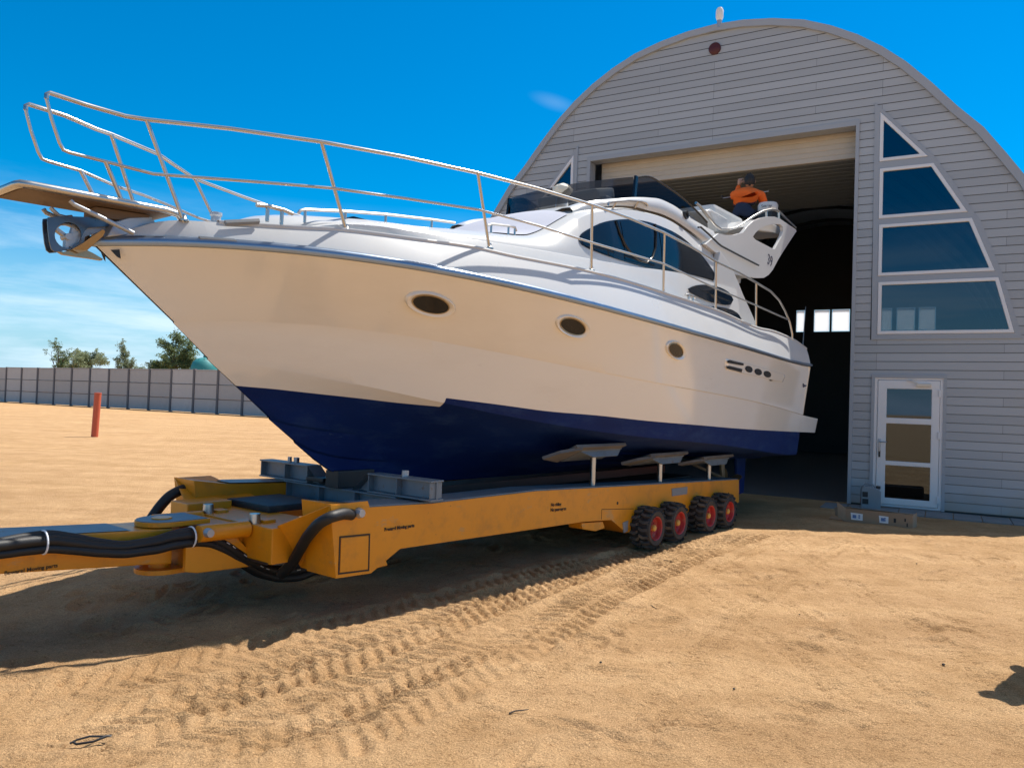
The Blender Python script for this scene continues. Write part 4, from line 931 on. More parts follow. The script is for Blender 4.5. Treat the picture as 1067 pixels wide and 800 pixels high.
# number 39 on the wing
s, z = lat(802.3, 271.8, LC+1.213)
slope = wpt(811, 277); 
for sg in (1, -1):
    Mx = Matrix.Translation(bl(s, sg*1.2125, z)) @ Matrix.Rotation(math.pi/2, 4, 'X')
    if sg < 0: Mx = Matrix.Translation(bl(s, -1.2125, z)) @ Matrix.Rotation(math.pi, 4, 'Z') @ Matrix.Rotation(math.pi/2, 4, 'X')
    Mx = Mx @ Matrix.Rotation(sg*-.10, 4, 'Z')
    text_mesh('39', .235, 'number_lettering', M['navytext'], boat, Mx @ Matrix.Diagonal((.95, 1, 1, 1)), shear=.05)

# hull side fittings
def hull_frame(P):
    s, b, z = P; e = .05
    ts = np.array([2*e, hull_b(s+e, z)-hull_b(s-e, z), 0]); tz = np.array([0, hull_b(s, z+e)-hull_b(s, z-e), 2*e])
    n = np.cross(tz, ts); n /= np.linalg.norm(n)
    if n[1] < 0: n = -n
    return n
for (xl, yl, xr, yr, xc, yt, yb) in ((421.5, 312.5, 474.6, 320.5, 448, 304, 329.5), (577.8, 336, 614, 343.5, 596, 328.8, 352), (692.8, 362.5, 713.6, 367, 703.2, 355, 374.8)):
    a, b, t_, b_ = on_hull(xl, yl), on_hull(xr, yr), on_hull(xc-1, yt), on_hull(xc+1, yb)
    Cn = (a+b)/2; Cn[1] = hull_b(Cn[0], Cn[2]); n = hull_frame(Cn); e1 = (b-a)/2; e2 = (t_-b_)/2
    for sg in (1, -1):
        def pp(r, th, h):
            P = Cn + e1*r*math.cos(th) + e2*r*math.sin(th); P[1] = hull_b(P[0], P[2]); P = P + n*h; return bl(P[0], sg*P[1], P[2])
        prf = [(1.0, -.004), (.985, .016), (.93, .028), (.86, .026), (.76, .010), (.70, .006)]
        G = [[pp(r, 2*math.pi*i/40, h) for r, h in prf] for i in range(41)]
        mb = MB(); mb.grid(G, flip=sg < 0); ph = mb.build('porthole', M['hull'], boat, smooth=50)
        G = [[pp(.71*k/4, 2*math.pi*i/40, .009) for k in range(5)] for i in range(41)]
        mb = MB(); mb.grid(G); mb.build('porthole_glass', M['bglass'], ph, smooth=50)
        if sg > 0:
            mb = MB(); mb.tube([pp(.72, 2*math.pi*i/40, .011) for i in range(40)], .006, 5, closed=True); mb.build('gasket', M['bronze'], ph, smooth=60)
# engine-room vent: two slots and three ovals in a raised white surround
def zz(x, y): return (740+x/8., 360+y/8.)
def hull_poly(mb, pts, h, sg, centre=True):
    P = [on_hull(*p) for p in pts]; n = hull_frame(P[0]); c = sum(P)/len(P)
    Q = [c]+P; mb.add([bl(*( (q+n*h)*np.array([1, sg, 1]))) for q in Q], [(0, i+1, (i+1) % len(P)+1) for i in range(len(P))])
for sg in (1, -1):
    mb = MB(); sur = [zz(*p) for p in ((122, 118), (135, 110), (270, 140), (500, 205), (620, 240), (625, 262), (605, 305), (520, 290), (430, 265), (270, 232), (122, 195))]
    P = [on_hull(*p) for p in sur]; n = hull_frame(P[4]); c = sum(P)/len(P); k = len(P)
    o_ = [bl(*((q+n*.001)*np.array([1, sg, 1]))) for q in P]; i_ = [bl(*(((q*.93+c*.07)+n*.016)*np.array([1, sg, 1]))) for q in P]; cc = bl(*((c+n*.016)*np.array([1, sg, 1])))
    mb.add(o_+i_+[cc], [(i, (i+1) % k, k+(i+1) % k, k+i) for i in range(k)]+[(k+i, k+(i+1) % k, 2*k) for i in range(k)])
    vt = mb.build('engine_vent', M['hull'], boat)
    mb = MB()
    hull_poly(mb, [zz(*p) for p in ((132, 122), (150, 118), (268, 146), (268, 164), (240, 162), (132, 142))], .019, sg)
    hull_poly(mb, [zz(*p) for p in ((126, 168), (150, 168), (258, 194), (252, 222), (126, 190))], .019, sg)
    for cx_, cy_ in ((312, 195), (390, 218), (466, 237)): hull_poly(mb, [zz(cx_+33*math.cos(a)*(1 if abs(math.cos(a)) < .8 else .95), cy_+27*math.sin(a)+6*math.cos(a)) for a in np.linspace(0, 2*math.pi, 18)[:-1]], .019, sg)
    mb.build('vent_shade_patch', M['bframe'], vt)  # black patches paint in the shade inside the slots and ovals
    mb = MB(); hull_poly(mb, [zz(*p) for p in ((770, 318), (778, 314), (782, 326), (800, 330), (798, 342), (786, 340), (782, 348), (772, 350))], .004, sg); mb.build('side_emblem', M['navytext'], boat)
    mb = MB(); hull_poly(mb, [zz(*p) for p in ((488, 284), (510, 284), (520, 292), (500, 296))], .006, sg); mb.build('outlet', M['dark'], boat)
# deck fittings: flush grey vents on the bow, cleats, coachroof hand rails
def on_deck(x, y, b): s, z = lat(x, y, LC+b); return s, z
def on_bul(x, y):
    b = .8
    for _ in range(40):
        s, z = lat(x, y, LC+b); zs_, zt_ = float(zS(s))+.03, float(zT(s)); q = (z-zs_)/max(.02, zt_-zs_); b = .6*b+.4*(float(bS(s))+(float(bT(s))-float(bS(s)))*max(-.2, min(1.2, q))+.025)
    return np.array([s, b, z])
for P4 in (((206, 248.8), (243, 251.6), (246, 254), (208, 251.3)), ((233, 232), (269, 230.5), (270, 233.5), (235, 235))):
    for sg in (1, -1):
        P = [on_bul(*p) for p in P4]; Q = [p+np.array([0, .012, .018]) for p in P]
        mb = MB(); mb.add([bl(*(p*np.array([1, sg, 1]))) for p in P+Q], [(4, 5, 6, 7), (0, 1, 5, 4), (1, 2, 6, 5), (2, 3, 7, 6), (3, 0, 4, 7)]); mb.build('deck_vent', M['grey_part'], boat)
for (x0, x1, y0, y1) in ((234, 270, 226.5, 224.5), (271, 301, 224, 224.5)):
    pass
for sg in (1, -1):
    for pts, b in (([(311, 222.5), (313, 219.5), (318, 218.6), (360, 220.4), (402, 223.6), (450, 229), (474, 232.3)], .62), ([(508, 235), (512, 233.5), (530, 235.5), (536.5, 237), (538, 241)], .86)):
        mb = MB(); P = [lat(x, y, LC+b) for x, y in pts]; mb.tube([bl(s, sg*b, z) for s, z in P], .013, 6)
        for x, y in (pts[2:-1] if len(pts) > 5 else pts[1:4]): s, z = lat(x, y, LC+b); mb.tube([bl(s, sg*b, z), bl(s, sg*b, z-.10)], .011, 6)
        mb.build('roof_grab_rail', M['steel'], boat, smooth=50)
    for x, y, b in ((273, 226, .55), (624, 308.5, 1.42)):
        pass
    for (x, y), L_ in (((286, 228.5), .30), ((722, 311), .26)):
        P = on_bul(x, y) if y > 240 else np.array([*([lat(x, y, LC+.7)[0]]), .7, lat(x, y, LC+.7)[1]])
        if y > 240: s = P[0]; P = np.array([s, float(bT(s))-.02, float(zT(s))])
        mb = MB(); c = P+np.array([0, 0, .07])
        mb.tube([bl(c[0]-L_/2, sg*c[1], c[2]), bl(c[0]-L_/4, sg*c[1], c[2]+.012), bl(c[0]+L_/4, sg*c[1], c[2]+.012), bl(c[0]+L_/2, sg*c[1], c[2])], .016, 8)
        for d_ in (-.06, .06): mb.tube([bl(c[0]+d_, sg*c[1], c[2]), bl(c[0]+d_, sg*c[1], c[2]-.10)], .014, 8)
        mb.build('cleat', M['steel'], boat, smooth=50)
mb = MB(); s, z = lat(225, 226, LC+.15); mb.lathe([(.036, -.10), (.036, .02), (.045, .03), (.045, .05), (0, .05)], Matrix.Translation(bl(s, .15, z-.02)), 16); mb.build('windlass', M['steel_dull'], boat, smooth=40)
mb = MB(); mb.box2(bl(4.3, -.28, zSw(4.5)+.055), bl(4.85, .28, zSw(4.5)+.10), .015); mb.build('deck_hatch', M['bglass'], boat)

# bow rail, both sides
def bR(s): return np.interp(s, [1.85, 2.2, 2.6, 3.0, 3.5, 4.5, 6, 8, 10.5, 12, 12.5], [.17, .17, .30, .54, .90, 1.26, 1.54, 1.62, 1.62, 1.60, 1.58])
def rpts(px): return [(s, float(bR(s)), z) for s, z in rail3(px, bR)]
TOPR = [(48.5, 103), (48.6, 98.5), (52, 97), (90, 109.5), (131, 121.3), (152, 124.7), (240, 134.3), (335, 148), (420, 163.5), (498, 180.5), (560, 196.5), (617, 213.5), (655, 227), (692, 242.5), (720, 257), (746, 272.5), (770, 284), (788, 294.5), (803, 303.5), (812, 313), (818, 324), (823, 336), (825.5, 348), (825.5, 354)]
MIDR = [(48.5, 103), (54, 125), (62, 149), (66, 156.5), (72, 159), (110, 168.5), (160, 181.4), (210, 185.3), (269.5, 189.8), (346, 196.2), (420, 206.5), (500, 218.8), (560, 235), (615.6, 252.6), (655, 264), (692, 275), (744.7, 300), (787.7, 318), (822, 333.5)]
STN = [((152.6, 125), (191.6, 230)), ((335, 148), (361, 240)), ((498, 180.5), (510, 259)), ((617, 213.5), (616, 282)), ((692.3, 242.5), (691, 306)), ((746, 272.5), (745.6, 324)), ((788, 294.5), (787.7, 342))]
rtop, rmid = rpts(TOPR), rpts(MIDR)
for sg in (1, -1):
    mb = MB(); mb.tube([bl(s, sg*b, z) for s, b, z in rtop], .0145, 10); br = mb.build('bow_rail', M['steel'], boat, smooth=60)
    mb = MB(); mb.tube([bl(s, sg*b, z) for s, b, z in rmid], .0112, 8); mb.build('middle_rail', M['steel'], boat, smooth=60)
    for tp, bt in STN:
        a = rpts([tp])[0]; s, z = rail3([bt], lambda s: np.maximum(bT(s)-.03, .30))[0]; b_ = max(float(bT(s))-.03, .30)
        mb = MB(); mb.tube([bl(a[0], sg*a[1], a[2]), bl(s, sg*b_, z-.01)], .0138, 8); mb.lathe([(.035, 0), (.035, .012), (.02, .02), (.016, .05)], Matrix.Translation(bl(s, sg*b_, z-.005)), 12); mb.build('stanchion', M['steel'], boat, smooth=60)
    # short struts of the pulpit
    for tp, bt in (((110, 168.5), (127, 206)), ((82, 198), (92, 212))):
        a = rpts([tp])[0] if tp[1] < 190 else None
        if a is None: continue
        s, z = lat(*bt, LC+.17); mb = MB(); mb.tube([bl(a[0], sg*a[1], a[2]), bl(s, sg*.17, z-.02)], .014, 8); mb.build('pulpit_strut', M['steel'], boat, smooth=60)
# bow plank (pulpit platform) framed in steel tube
pt_, pm_, pe_ = lat(3, 195.5, LC+.0), lat(95, 208, LC+.2), lat(172, 219.5, LC+.2)
def plz(s): return np.interp(s, [pt_[0], pe_[0]], [pt_[1], pe_[1]])
pw = .215; sa, sb = pt_[0]+.02, pe_[0]+.05
mb = MB(); mb.prism([[(sa+.02, -pw), (sb, -pw), (sb, pw), (sa+.02, pw)]], lambda s, b, d: bl(s, b, float(plz(s))+d), -.028, -.005); pl = mb.build('bow_plank', M['teak'], boat)
mb = MB(); rec = [(sb+.10, pw, -.09), (sb+.04, pw, -.01), (sb-.06, pw, 0), ((sa+sb)/2, pw, 0), (sa+.06, pw, 0), (sa+.01, pw*.93, 0), (sa, pw*.7, 0), (sa, -pw*.7, 0), (sa+.01, -pw*.93, 0), (sa+.06, -pw, 0), ((sa+sb)/2, -pw, 0), (sb-.06, -pw, 0), (sb+.04, -pw, -.01), (sb+.10, -pw, -.09)]
mb.tube([bl(s, b, float(plz(s))+h) for s, b, h in rec], .026, 10); mb.build('plank_frame', M['steel'], pl, smooth=60)
mb = MB(); mb.prism([[(sa+.5, -.09), (sb-.12, -.12), (sb-.12, .12), (sa+.5, .09)]], lambda s, b, d: bl(s, b, float(plz(s))+d), -.10, -.036); mb.build('plank_keelson', M['teak'], pl)
mb = MB()
for sg in (1, -1):
    a = lat(73, 207.5, LC+.21); b_ = lat(139, 243, LC+.21); mb.tube([bl(a[0], sg*.215, a[1]-.01), bl(a[0]+.02, sg*.22, a[1]-.03), bl(b_[0], sg*.21, b_[1])], .016, 8)
mb.build('plank_brace', M['steel_dull'], pl, smooth=60)
# anchor roller with cheek plates, and the plough anchor
def a2(x, y, b=.09): return lat(x/8., 180+y/8., LC+b)
mb = MB(); 
ck = [a2(*p) for p in ((424, 366), (420, 400), (424, 470), (436, 570), (452, 632), (480, 655), (530, 652), (610, 628), (690, 565), (730, 480), (760, 455), (850, 446), (1010, 440), (1036, 400), (1030, 378), (860, 368), (640, 358), (500, 358))]
hole = [a2(590+112*math.cos(t), 515+108*math.sin(t)) for t in np.linspace(0, 2*math.pi, 22)[:-1]]
for sg in (1, -1): mb.prism([ck, hole], lambda s, z, d: bl(s, sg*(.034+d), z), 0, .012)
rol = mb.build('anchor_roller_cheek', M['cheek'], boat, bevel=.003)
c = a2(600, 525); mb = MB(); mb.lathe([(.078, -.02), (.085, -.03), (.09, -.02), (.09, .02), (.085, .03), (.078, .02), (.078, -.02)], Matrix.Translation(bl(c[0], 0, c[1])) @ Matrix.Rotation(math.pi/2, 4, 'X'), 20)
for k in range(3): mb.box(bl(c[0]+.05*math.cos(2.1*k+.5), 0, c[1]+.05*math.sin(2.1*k+.5)), (.075, .05, .02), Matrix.Rotation(-(2.1*k+.5), 3, 'Y'))
mb.lathe([(0, -.045), (.022, -.045), (.022, .045), (0, .045)], Matrix.Translation(bl(c[0], 0, c[1])) @ Matrix.Rotation(math.pi/2, 4, 'X'), 14); mb.build('roller', M['steel_dull'], rol, smooth=40)
mb = MB(); ba = [a2(*p) for p in ((470, 275), (490, 300), (540, 345), (600, 360), (650, 355))]; mb.tube([bl(s, .0, z) for s, z in ba], .014, 8); mb.build('roller_bail', M['steel_dull'], rol, smooth=60)
anc = None
blade = [a2(*p, 0) for p in ((462, 650), (520, 662), (620, 640), (700, 640), (765, 672), (848, 720), (842, 733), (740, 716), (620, 700), (520, 684))]
wing = [a2(*p, .05) for p in ((600, 640), (680, 590), (745, 535), (812, 483), (836, 500), (828, 535), (770, 600), (725, 650), (660, 668))]
mb = MB(); mb.prism([blade], lambda s, z, d: bl(s, d, z), -.02, .02)
for sg in (1, -1): mb.prism([wing], lambda s, z, d: bl(s, sg*(.03+d+max(0, z-wing[0][1])*.55), z), 0, .016)
anc = mb.build('anchor', M['bronze'], boat, bevel=.004)
mb = MB(); a, b, c_ = a2(600, 620, 0), a2(640, 500, 0), a2(1000, 400, 0); mb.prism([[(a[0]-.04, a[1]), (b[0]-.03, b[1]+.06), (c_[0], c_[1]+.05), (c_[0], c_[1]-.03), (b[0]+.05, b[1]-.02), (a[0]+.06, a[1]-.03)]], lambda s, z, d: bl(s, d, z), -.018, .018); mb.build('shank', M['steel_dull'], anc, bevel=.005)
mb = MB(); nose = [lat(*p, LC) for p in ((103, 249), (112, 233), (125, 229), (150, 228), (160, 244))]
mb.prism([nose], lambda s, z, d: bl(s, d, z), -.12, .12); mb.build('bow_fitting', M['steel_dull'], boat, bevel=.01)
mb = MB(); 
P = [on_hull(x, y) for x, y in ((114.5, 260.5), (124, 260), (125.5, 270), (121, 267.5))]
for sg in (1, -1): mb.add([bl(p[0], sg*(p[1]+.008), p[2]) for p in P], [(0, 1, 2, 3)])
mb.build('hawse_hole', M['dark'], boat)
# whip aerial / staff at the stern, running gear
mb = MB(); s, z = lat(836, 358, LC+.6); mb.tube([bl(s, .6, z-.3), bl(s+.15, .6, lat(842, 320, LC+.6)[1])], [.012, .006], 6); mb.build('ensign_staff', M['steel_dull'], boat)
for sg in (1, -1):
    mb = MB(); mb.prism([[(11.7, .98), (12.1, .98), (12.05, .30), (11.82, .28)]], lambda s, z, d: bl(s, sg*(.75+d), z), -.025, .025); mb.build('rudder', M['blue'], boat, bevel=.012)
    mb = MB(); Mh = Matrix.Translation(bl(11.45, sg*.75, .52)) @ Matrix.Rotation(math.pi/2, 4, 'Y')
    mb.lathe([(0, -.1), (.05, -.08), (.06, .06), (.03, .14), (0, .15)], Mh, 14)
    for k in range(4):
        th = k*math.pi/2+.4; G = []
        for i in range(6):
            r_ = .04+.2*i/5; wd = .09*math.sin(math.pi*(.25+.7*i/5)); tw = .9-.4*i/5
            G.append([bl(11.45+q*wd*math.sin(tw), sg*.75+r_*math.cos(th)-q*wd*math.cos(tw)*math.sin(th), .52+r_*math.sin(th)+q*wd*math.cos(tw)*math.cos(th)) for q in (-1, 0, 1)])
        mb.grid(G)
    pr = mb.build('propeller', M['bronze'], boat, smooth=50)
    mb = MB(); mb.tube([bl(9.6, sg*.75, .98), bl(11.5, sg*.75, .52)], .022, 8); mb.prism([[(11.1, 1.0), (11.25, 1.0), (11.3, .56), (11.2, .56)]], lambda s, z, d: bl(s, sg*(.75+d), z), -.015, .015); mb.build('propeller_shaft', M['bronze'], boat)

# ------------------------------------------------------------------ boat trailer
trailer = empty('boat_trailer', tuple(D*6.0 + N*LC), RZ)
tag(trailer, 'low orange hydraulic boat trailer with small red-rimmed wheels and a drawbar', 'boat trailer')
def tl(s, L, z): return (s-6.0, -(L-LC), z)
LB = -4.42                                             # outer face of the near side beam
mirL = lambda L: 2*LC-L
BEAM = [lat(x, y, LB) for x, y in ((344.5, 525.2), (384, 528.5), (450, 524.5), (560, 511.5), (650, 506.5), (770, 499.5), (770, 523), (757, 527), (742, 529), (722, 534), (705, 538), (690, 545), (664, 552), (652.5, 555), (637, 541.5), (607.5, 543.5), (540, 553.5), (417, 571.5), (386.6, 597), (350, 602.5))]
for f_ in (lambda L: L, mirL):
    mb = MB(); mb.prism([BEAM], lambda s, z, d: tl(s, f_(LB+d), z), 0, -.34); sbm = mb.build('side_beam', M['orange'], trailer, bevel=.006)
    # dull deck strip on top of the beam
    tp = BEAM[1:6]; mb = MB()
    for d0, d1 in ((-.02, -.33),): mb.grid([[tl(s, f_(LB+d0), z+.012), tl(s, f_(LB+d1), z+.012)] for s, z in tp]); mb.grid([[tl(s, f_(LB+d0), z+.012), tl(s, f_(LB+d0), z-.002)] for s, z in tp])
    mb.build('beam_deck_strip', M['beamgrey'], sbm)
    # tapered nose of the beam, leaning in towards the drawbar
    a, b = BEAM[0], BEAM[-1]; Li = -4.88; i1 = lat(288, 548, Li); i2 = lat(313, 591, Li)
    P = [(a[0], LB-.003, a[1]-.002), (b[0], LB-.003, b[1]), (i2[0], Li, i2[1]), (i1[0], Li, i1[1])]
    Q = [(a[0]+.35, LB-.003, a[1]-.002), (b[0]+.5, LB-.003, b[1]+.02), (i2[0]+.75, Li, i2[1]), (i1[0]+.75, Li, i1[1])]
    mb = MB(); mb.add([tl(s, f_(L), z) for s, L, z in P+Q], [(0, 1, 2, 3), (4, 5, 6, 7), (0, 1, 5, 4), (1, 2, 6, 5), (2, 3, 7, 6), (3, 0, 4, 7)]); mb.build('beam_nose', M['orange'], trailer, bevel=.006)
    if f_(1) == 1:
        hp = [lat(x, y, LB) for x, y in ((353.5, 558.5), (385.5, 555.5), (384.5, 594.5), (352, 598.5))]
        mb = MB(); mb.prism([hp, offset_poly(hp, -.012)], lambda s, z, d: tl(s, LB+d, z), .001, .0035); mb.build('hatch_seal', M['text'], sbm)
        mb = MB(); mb.prism([offset_poly(hp, -.016)], lambda s, z, d: tl(s, LB+d, z), .0, .006); mb.build('hatch_cover', M['orange'], sbm, bevel=.002)
        pl_ = [lat(x, y, LB) for x, y in ((699.8, 508.8), (716, 507), (715.6, 514.5), (700, 516.8))]
        mb = MB(); mb.prism([pl_], lambda s, z, d: tl(s, LB+d, z), .0, .006); mb.build('name_plate', M['grey_part'], sbm)
        pl_ = [lat(x, y, LB) for x, y in ((648.5, 544.5), (654, 542), (653.5, 553), (649.5, 555))]
        mb = MB(); mb.prism([pl_], lambda s, z, d: tl(s, LB+d, z), .0, .008); mb.build('reflector', M['steel_dull'], sbm)
        pl_ = [lat(x, y, LB) for x, y in ((607.5, 545), (630, 543.5), (632, 550), (622, 553.5), (609, 551.5))]
        mb = MB(); mb.prism([pl_], lambda s, z, d: tl(s, LB+d, z), -.02, -.2); mb.build('step_block', M['orange'], trailer, bevel=.006)
        mb = MB(); pl_ = [lat(x, y, LB) for x, y in ((627, 530.5), (660, 529.8))]
        mb.tube([tl(s, LB+.001, z) for s, z in pl_], .003, 4); pl_ = [lat(x, y, LB) for x, y in ((627, 530.5), (626.5, 541))]; mb.tube([tl(s, LB+.001, z) for s, z in pl_], .003, 4); mb.build('weld_seam', M['text'], sbm)
        mb = MB()
        for x, y in ((643.4, 524), (759, 514)): s, z = lat(x, y, LB); mb.lathe([(0, .004), (.015, .004), (.018, 0)], Matrix.Translation(tl(s, LB, z)) @ Matrix.Rotation(math.pi/2, 4, 'X'), 12)
        mb.build('bolt_hole', M['text'], sbm)
        # lettering
        def side_text(body, x, y, size, L, rotz):
            s, z = lat(x, y, L+.003); Mx = Matrix.Translation(tl(s, L+.003, z)) @ Matrix.Rotation(math.pi/2, 4, 'X') @ Matrix.Rotation(rotz, 4, 'Z')
            return text_mesh(body, size, 'lettering', M['text'], sbm, Mx, bold=.0015)
        side_text('Beware! Moving parts', 416.5, 549.5, .036, LB, .0)
        side_text('No riding', 579.5, 525.5, .046, LB, -.03); side_text('No passengers', 582, 530.5, .046, LB, -.03)
# wheels: four a side
def make_wheel():
    e = empty('wheel'); e.parent = trailer
    mb = MB(); R_ = Matrix.Rotation(math.pi/2, 4, 'X'); h = .115
    mb.lathe([(.135, -h+.01), (.15, -h), (.195, -h-.004), (.215, -h+.016), (.222, -h*.5), (.222, h*.5), (.215, h-.016), (.195, h+.004), (.15, h), (.135, h-.01)], R_, 48)
    nl = 17
    for k in range(nl):
        for sg in (1, -1):
            th = 2*math.pi*(k+(.5 if sg > 0 else 0))/nl
            vs = []; 
            for (y, da) in ((0.006, .0), (.048, .085), (.060, .085), (h+.006, .05)):
                for hh in (.21, .247 if y < .1 else .238):
                    for dd in (-.068, .068):
                        t2 = th+da+dd; vs.append((hh*math.sin(t2), sg*y, hh*math.cos(t2)))
            fs = []
            for i in range(3):
                o = i*4; p = (i+1)*4
                fs += [(o+2, o+3, p+3, p+2), (o, o+2, p+2, p), (o+1, p+1, p+3, o+3)]
            fs += [(0, 1, 3, 2)]
            mb.add(vs, fs, 1)
    mb.build('tyre', [M['rubber'], M['tyre']], e, smooth=25)
    mb = MB(); mb.lathe([(.142, -h+.012), (.138, -h-.002), (.128, -h+.004), (.118, -h+.055), (.095, -h+.075), (.05, -h+.075), (.045, -h+.05), (0, -h+.05)], R_, 32); mb.lathe([(.142, h-.012), (.12, h-.02), (0, h-.03)], R_, 32)
    # bolts
    for k in range(6):
        th = k*math.pi/3; mb.lathe([(0, -h+.06), (.009, -h+.06), (.009, -h+.08)], Matrix.Translation((.075*math.cos(th), 0, .075*math.sin(th))) @ R_, 6)
    mb.build('rim', M['red_rim'], e, smooth=35)
    mb = MB(); mb.lathe([(0, -h+.012), (.026, -h+.014), (.036, -h+.024), (.038, -h+.07)], R_, 20); mb.build('hub', M['ochre'], e, smooth=40)
    return e
# outer face of a wheel is its local -y side (towards the camera on the near side)
w0 = make_wheel(); ws = [8.06, 8.67, 9.56, 10.19]; first = True
for s in ws:
    for f_ in (lambda L: L, mirL):
        e = w0 if first else copy_tree(w0, trailer); first = False
        e.location = tl(s, f_(-4.20-.115), .232); near_ = f_(1) == 1
        e.rotation_euler = (0, rng.uniform(0, 6), math.pi) if near_ else (0, 0, 0)
mb = MB()
for s in ws: mb.tube([tl(s, -4.3, .242), tl(s, mirL(-4.3), .242)], .04, 8)
mb.box2(tl(7.7, -4.78, .3), tl(10.5, -4.70, .5)); mb.box2(tl(7.7, mirL(-4.78), .3), tl(10.5, mirL(-4.70), .5)); mb.build('axle', M['dark'], trailer)
# cross members and centre bed
mb = MB(); mb.box2(tl(3.35, -4.86, .39), tl(3.85, mirL(-4.86), .655), .01); cbx = mb.build('cross_box', M['orange'], trailer)
mb = MB(); mb.box2(tl(3.36, -4.9, .40), tl(3.34, -5.2, .385)); mb.build('cross_box_shade_strip', M['dark'], trailer)  # dark strip painting in shade along the lower edge of the box
mb = MB()
for s in (6.4, 8.4, 10.45): mb.box2(tl(s, -4.74, .38), tl(s+.16, mirL(-4.74), .58), .01)
mb.build('cross_member', M['orange'], trailer)
mb = MB(); mb.box2(tl(4.95, LC-.16, .66), tl(10.5, LC+.16, .765), .01); mb.build('keel_board', M['bed'], trailer)
mb = MB(); mb.box2(tl(4.4, LC-.6, .58), tl(10.5, LC+.6, .65), .01); mb.build('centre_bed', M['dark'], trailer)
# cradle beam at the front: an I-section with a dropped middle that takes the keel
def ibeam(mb, L0, L1, s, z0, z1, wf=.15, t=.014):
    mb.box2(tl(s-wf/2, L0, z1-t), tl(s+wf/2, L1, z1)); mb.box2(tl(s-wf/2, L0, z0), tl(s+wf/2, L1, z0+t)); mb.box2(tl(s-t/2, L0, z0+t), tl(s+t/2, L1, z1-t))
mb = MB(); sC = 4.52; w_ = 1.19
zt_, zb_ = .985, .82
ibeam(mb, LC+.42, LC+w_, sC, zb_, zt_); ibeam(mb, LC-.42, LC-w_, sC, zb_, zt_); ibeam(mb, LC-.78, LC+.78, sC, zb_-.19, zb_-.004)
for sg in (1, -1):
    mb.prism([[(.42, zt_-.016), (.24, zb_-.0), (.42, zb_-.0)]], lambda q, z, d: tl(sC+d, LC+sg*q, z), -.006, .006)
    mb.add([tl(sC-.075, LC+sg*.42, zt_), tl(sC+.075, LC+sg*.42, zt_), tl(sC+.075, LC+sg*.22, zb_), tl(sC-.075, LC+sg*.22, zb_)], [(0, 1, 2, 3)])
    for q in (.43, .78, 1.17): mb.box2(tl(sC-.07, LC+sg*q-.005, zb_+.015), tl(sC+.07, LC+sg*q+.005, zt_-.016))
    for q in (.25, .74): mb.box2(tl(sC-.07, LC+sg*q-.005, zb_-.175), tl(sC+.07, LC+sg*q+.005, zb_-.018))
cr_ = mb.build('cradle_beam', M['beamgrey'], trailer, bevel=.003)
for sg in (1, -1): mb = MB(); mb.lathe([(0, .05), (.022, .05), (.022, 0)], Matrix.Translation(tl(sC, LC+sg*.80, zt_)), 6); mb.lathe([(0, .045), (.03, .045), (.03, 0)], Matrix.Translation(tl(sC+.05, LC+sg*.76, zt_)), 6); mb.build('clamp_bolt', M['steel_dull'], cr_)
mb = MB(); mb.box2(tl(sC-.12, LC-.09, zb_-.002), tl(sC+.30, LC+.09, .975), .01); mb.box2(tl(sC-.10, LC-.4, zb_+.03), tl(sC+.2, LC-.15, zb_+.07), .01); mb.build('keel_block', M['dark'], trailer)
# adjustable pads
def bottom_z(s, b):
    k = float(zKEEL(s)); c = float(zK2(s)); return k+(c-k)*(b/float(bK2(s)))
for i, (s, zt0_) in enumerate(((7.2, 0), (8.77, 0), (10.24, 0))):
    for f_ in (lambda L: L, mirL):
        Lp = -4.55; bb = Lp-LC; zb2 = bottom_z(s, bb)-.045; k = 1 if f_(1) == 1 else -1
        beamz = float(np.interp(s, [p[0] for p in BEAM[:6]], [p[1] for p in BEAM[:6]]))
        mb = MB(); mb.tube([tl(s, f_(Lp), beamz-.02), tl(s, f_(Lp), zb2-.05)], .032, 16); ps = mb.build('pad_post', M['steel'], trailer, smooth=50)
        mb = MB(); ang = math.atan2(float(zK2(s))-float(zKEEL(s)), float(bK2(s)))+.06
        R_ = Matrix.Rotation(-k*ang*1.0, 3, 'X')
        mb.box(tl(s, f_(Lp-.02), zb2-.055), (.82, .30, .028), R_, bev=.004)
        mb.prism([[(-.41, .0), (.41, .0), (.30, -.07), (-.2, -.07)]], lambda q, z, d: tuple(Vector(tl(s, f_(Lp-.02), zb2-.07)) + R_ @ Vector((q, -k*d, z))), .12, .135)
        mb.build('pad_plate', M['beamgrey'], ps)
        mb = MB(); mb.box(tl(s-.12, f_(Lp+.03), zb2-.022), (1.0, .36, .035), R_, bev=.008)
        mb.prism([[(-.50, .18), (-.50, -.18), (-.92, -.05), (-.80, .10)]], lambda q, e, d: tuple(Vector(tl(s-.02, f_(Lp+.03), zb2-.03)) + R_ @ Vector((q, -k*e, d))), -.03, .0)
        mb.build('pad_board', M['pad'], ps)
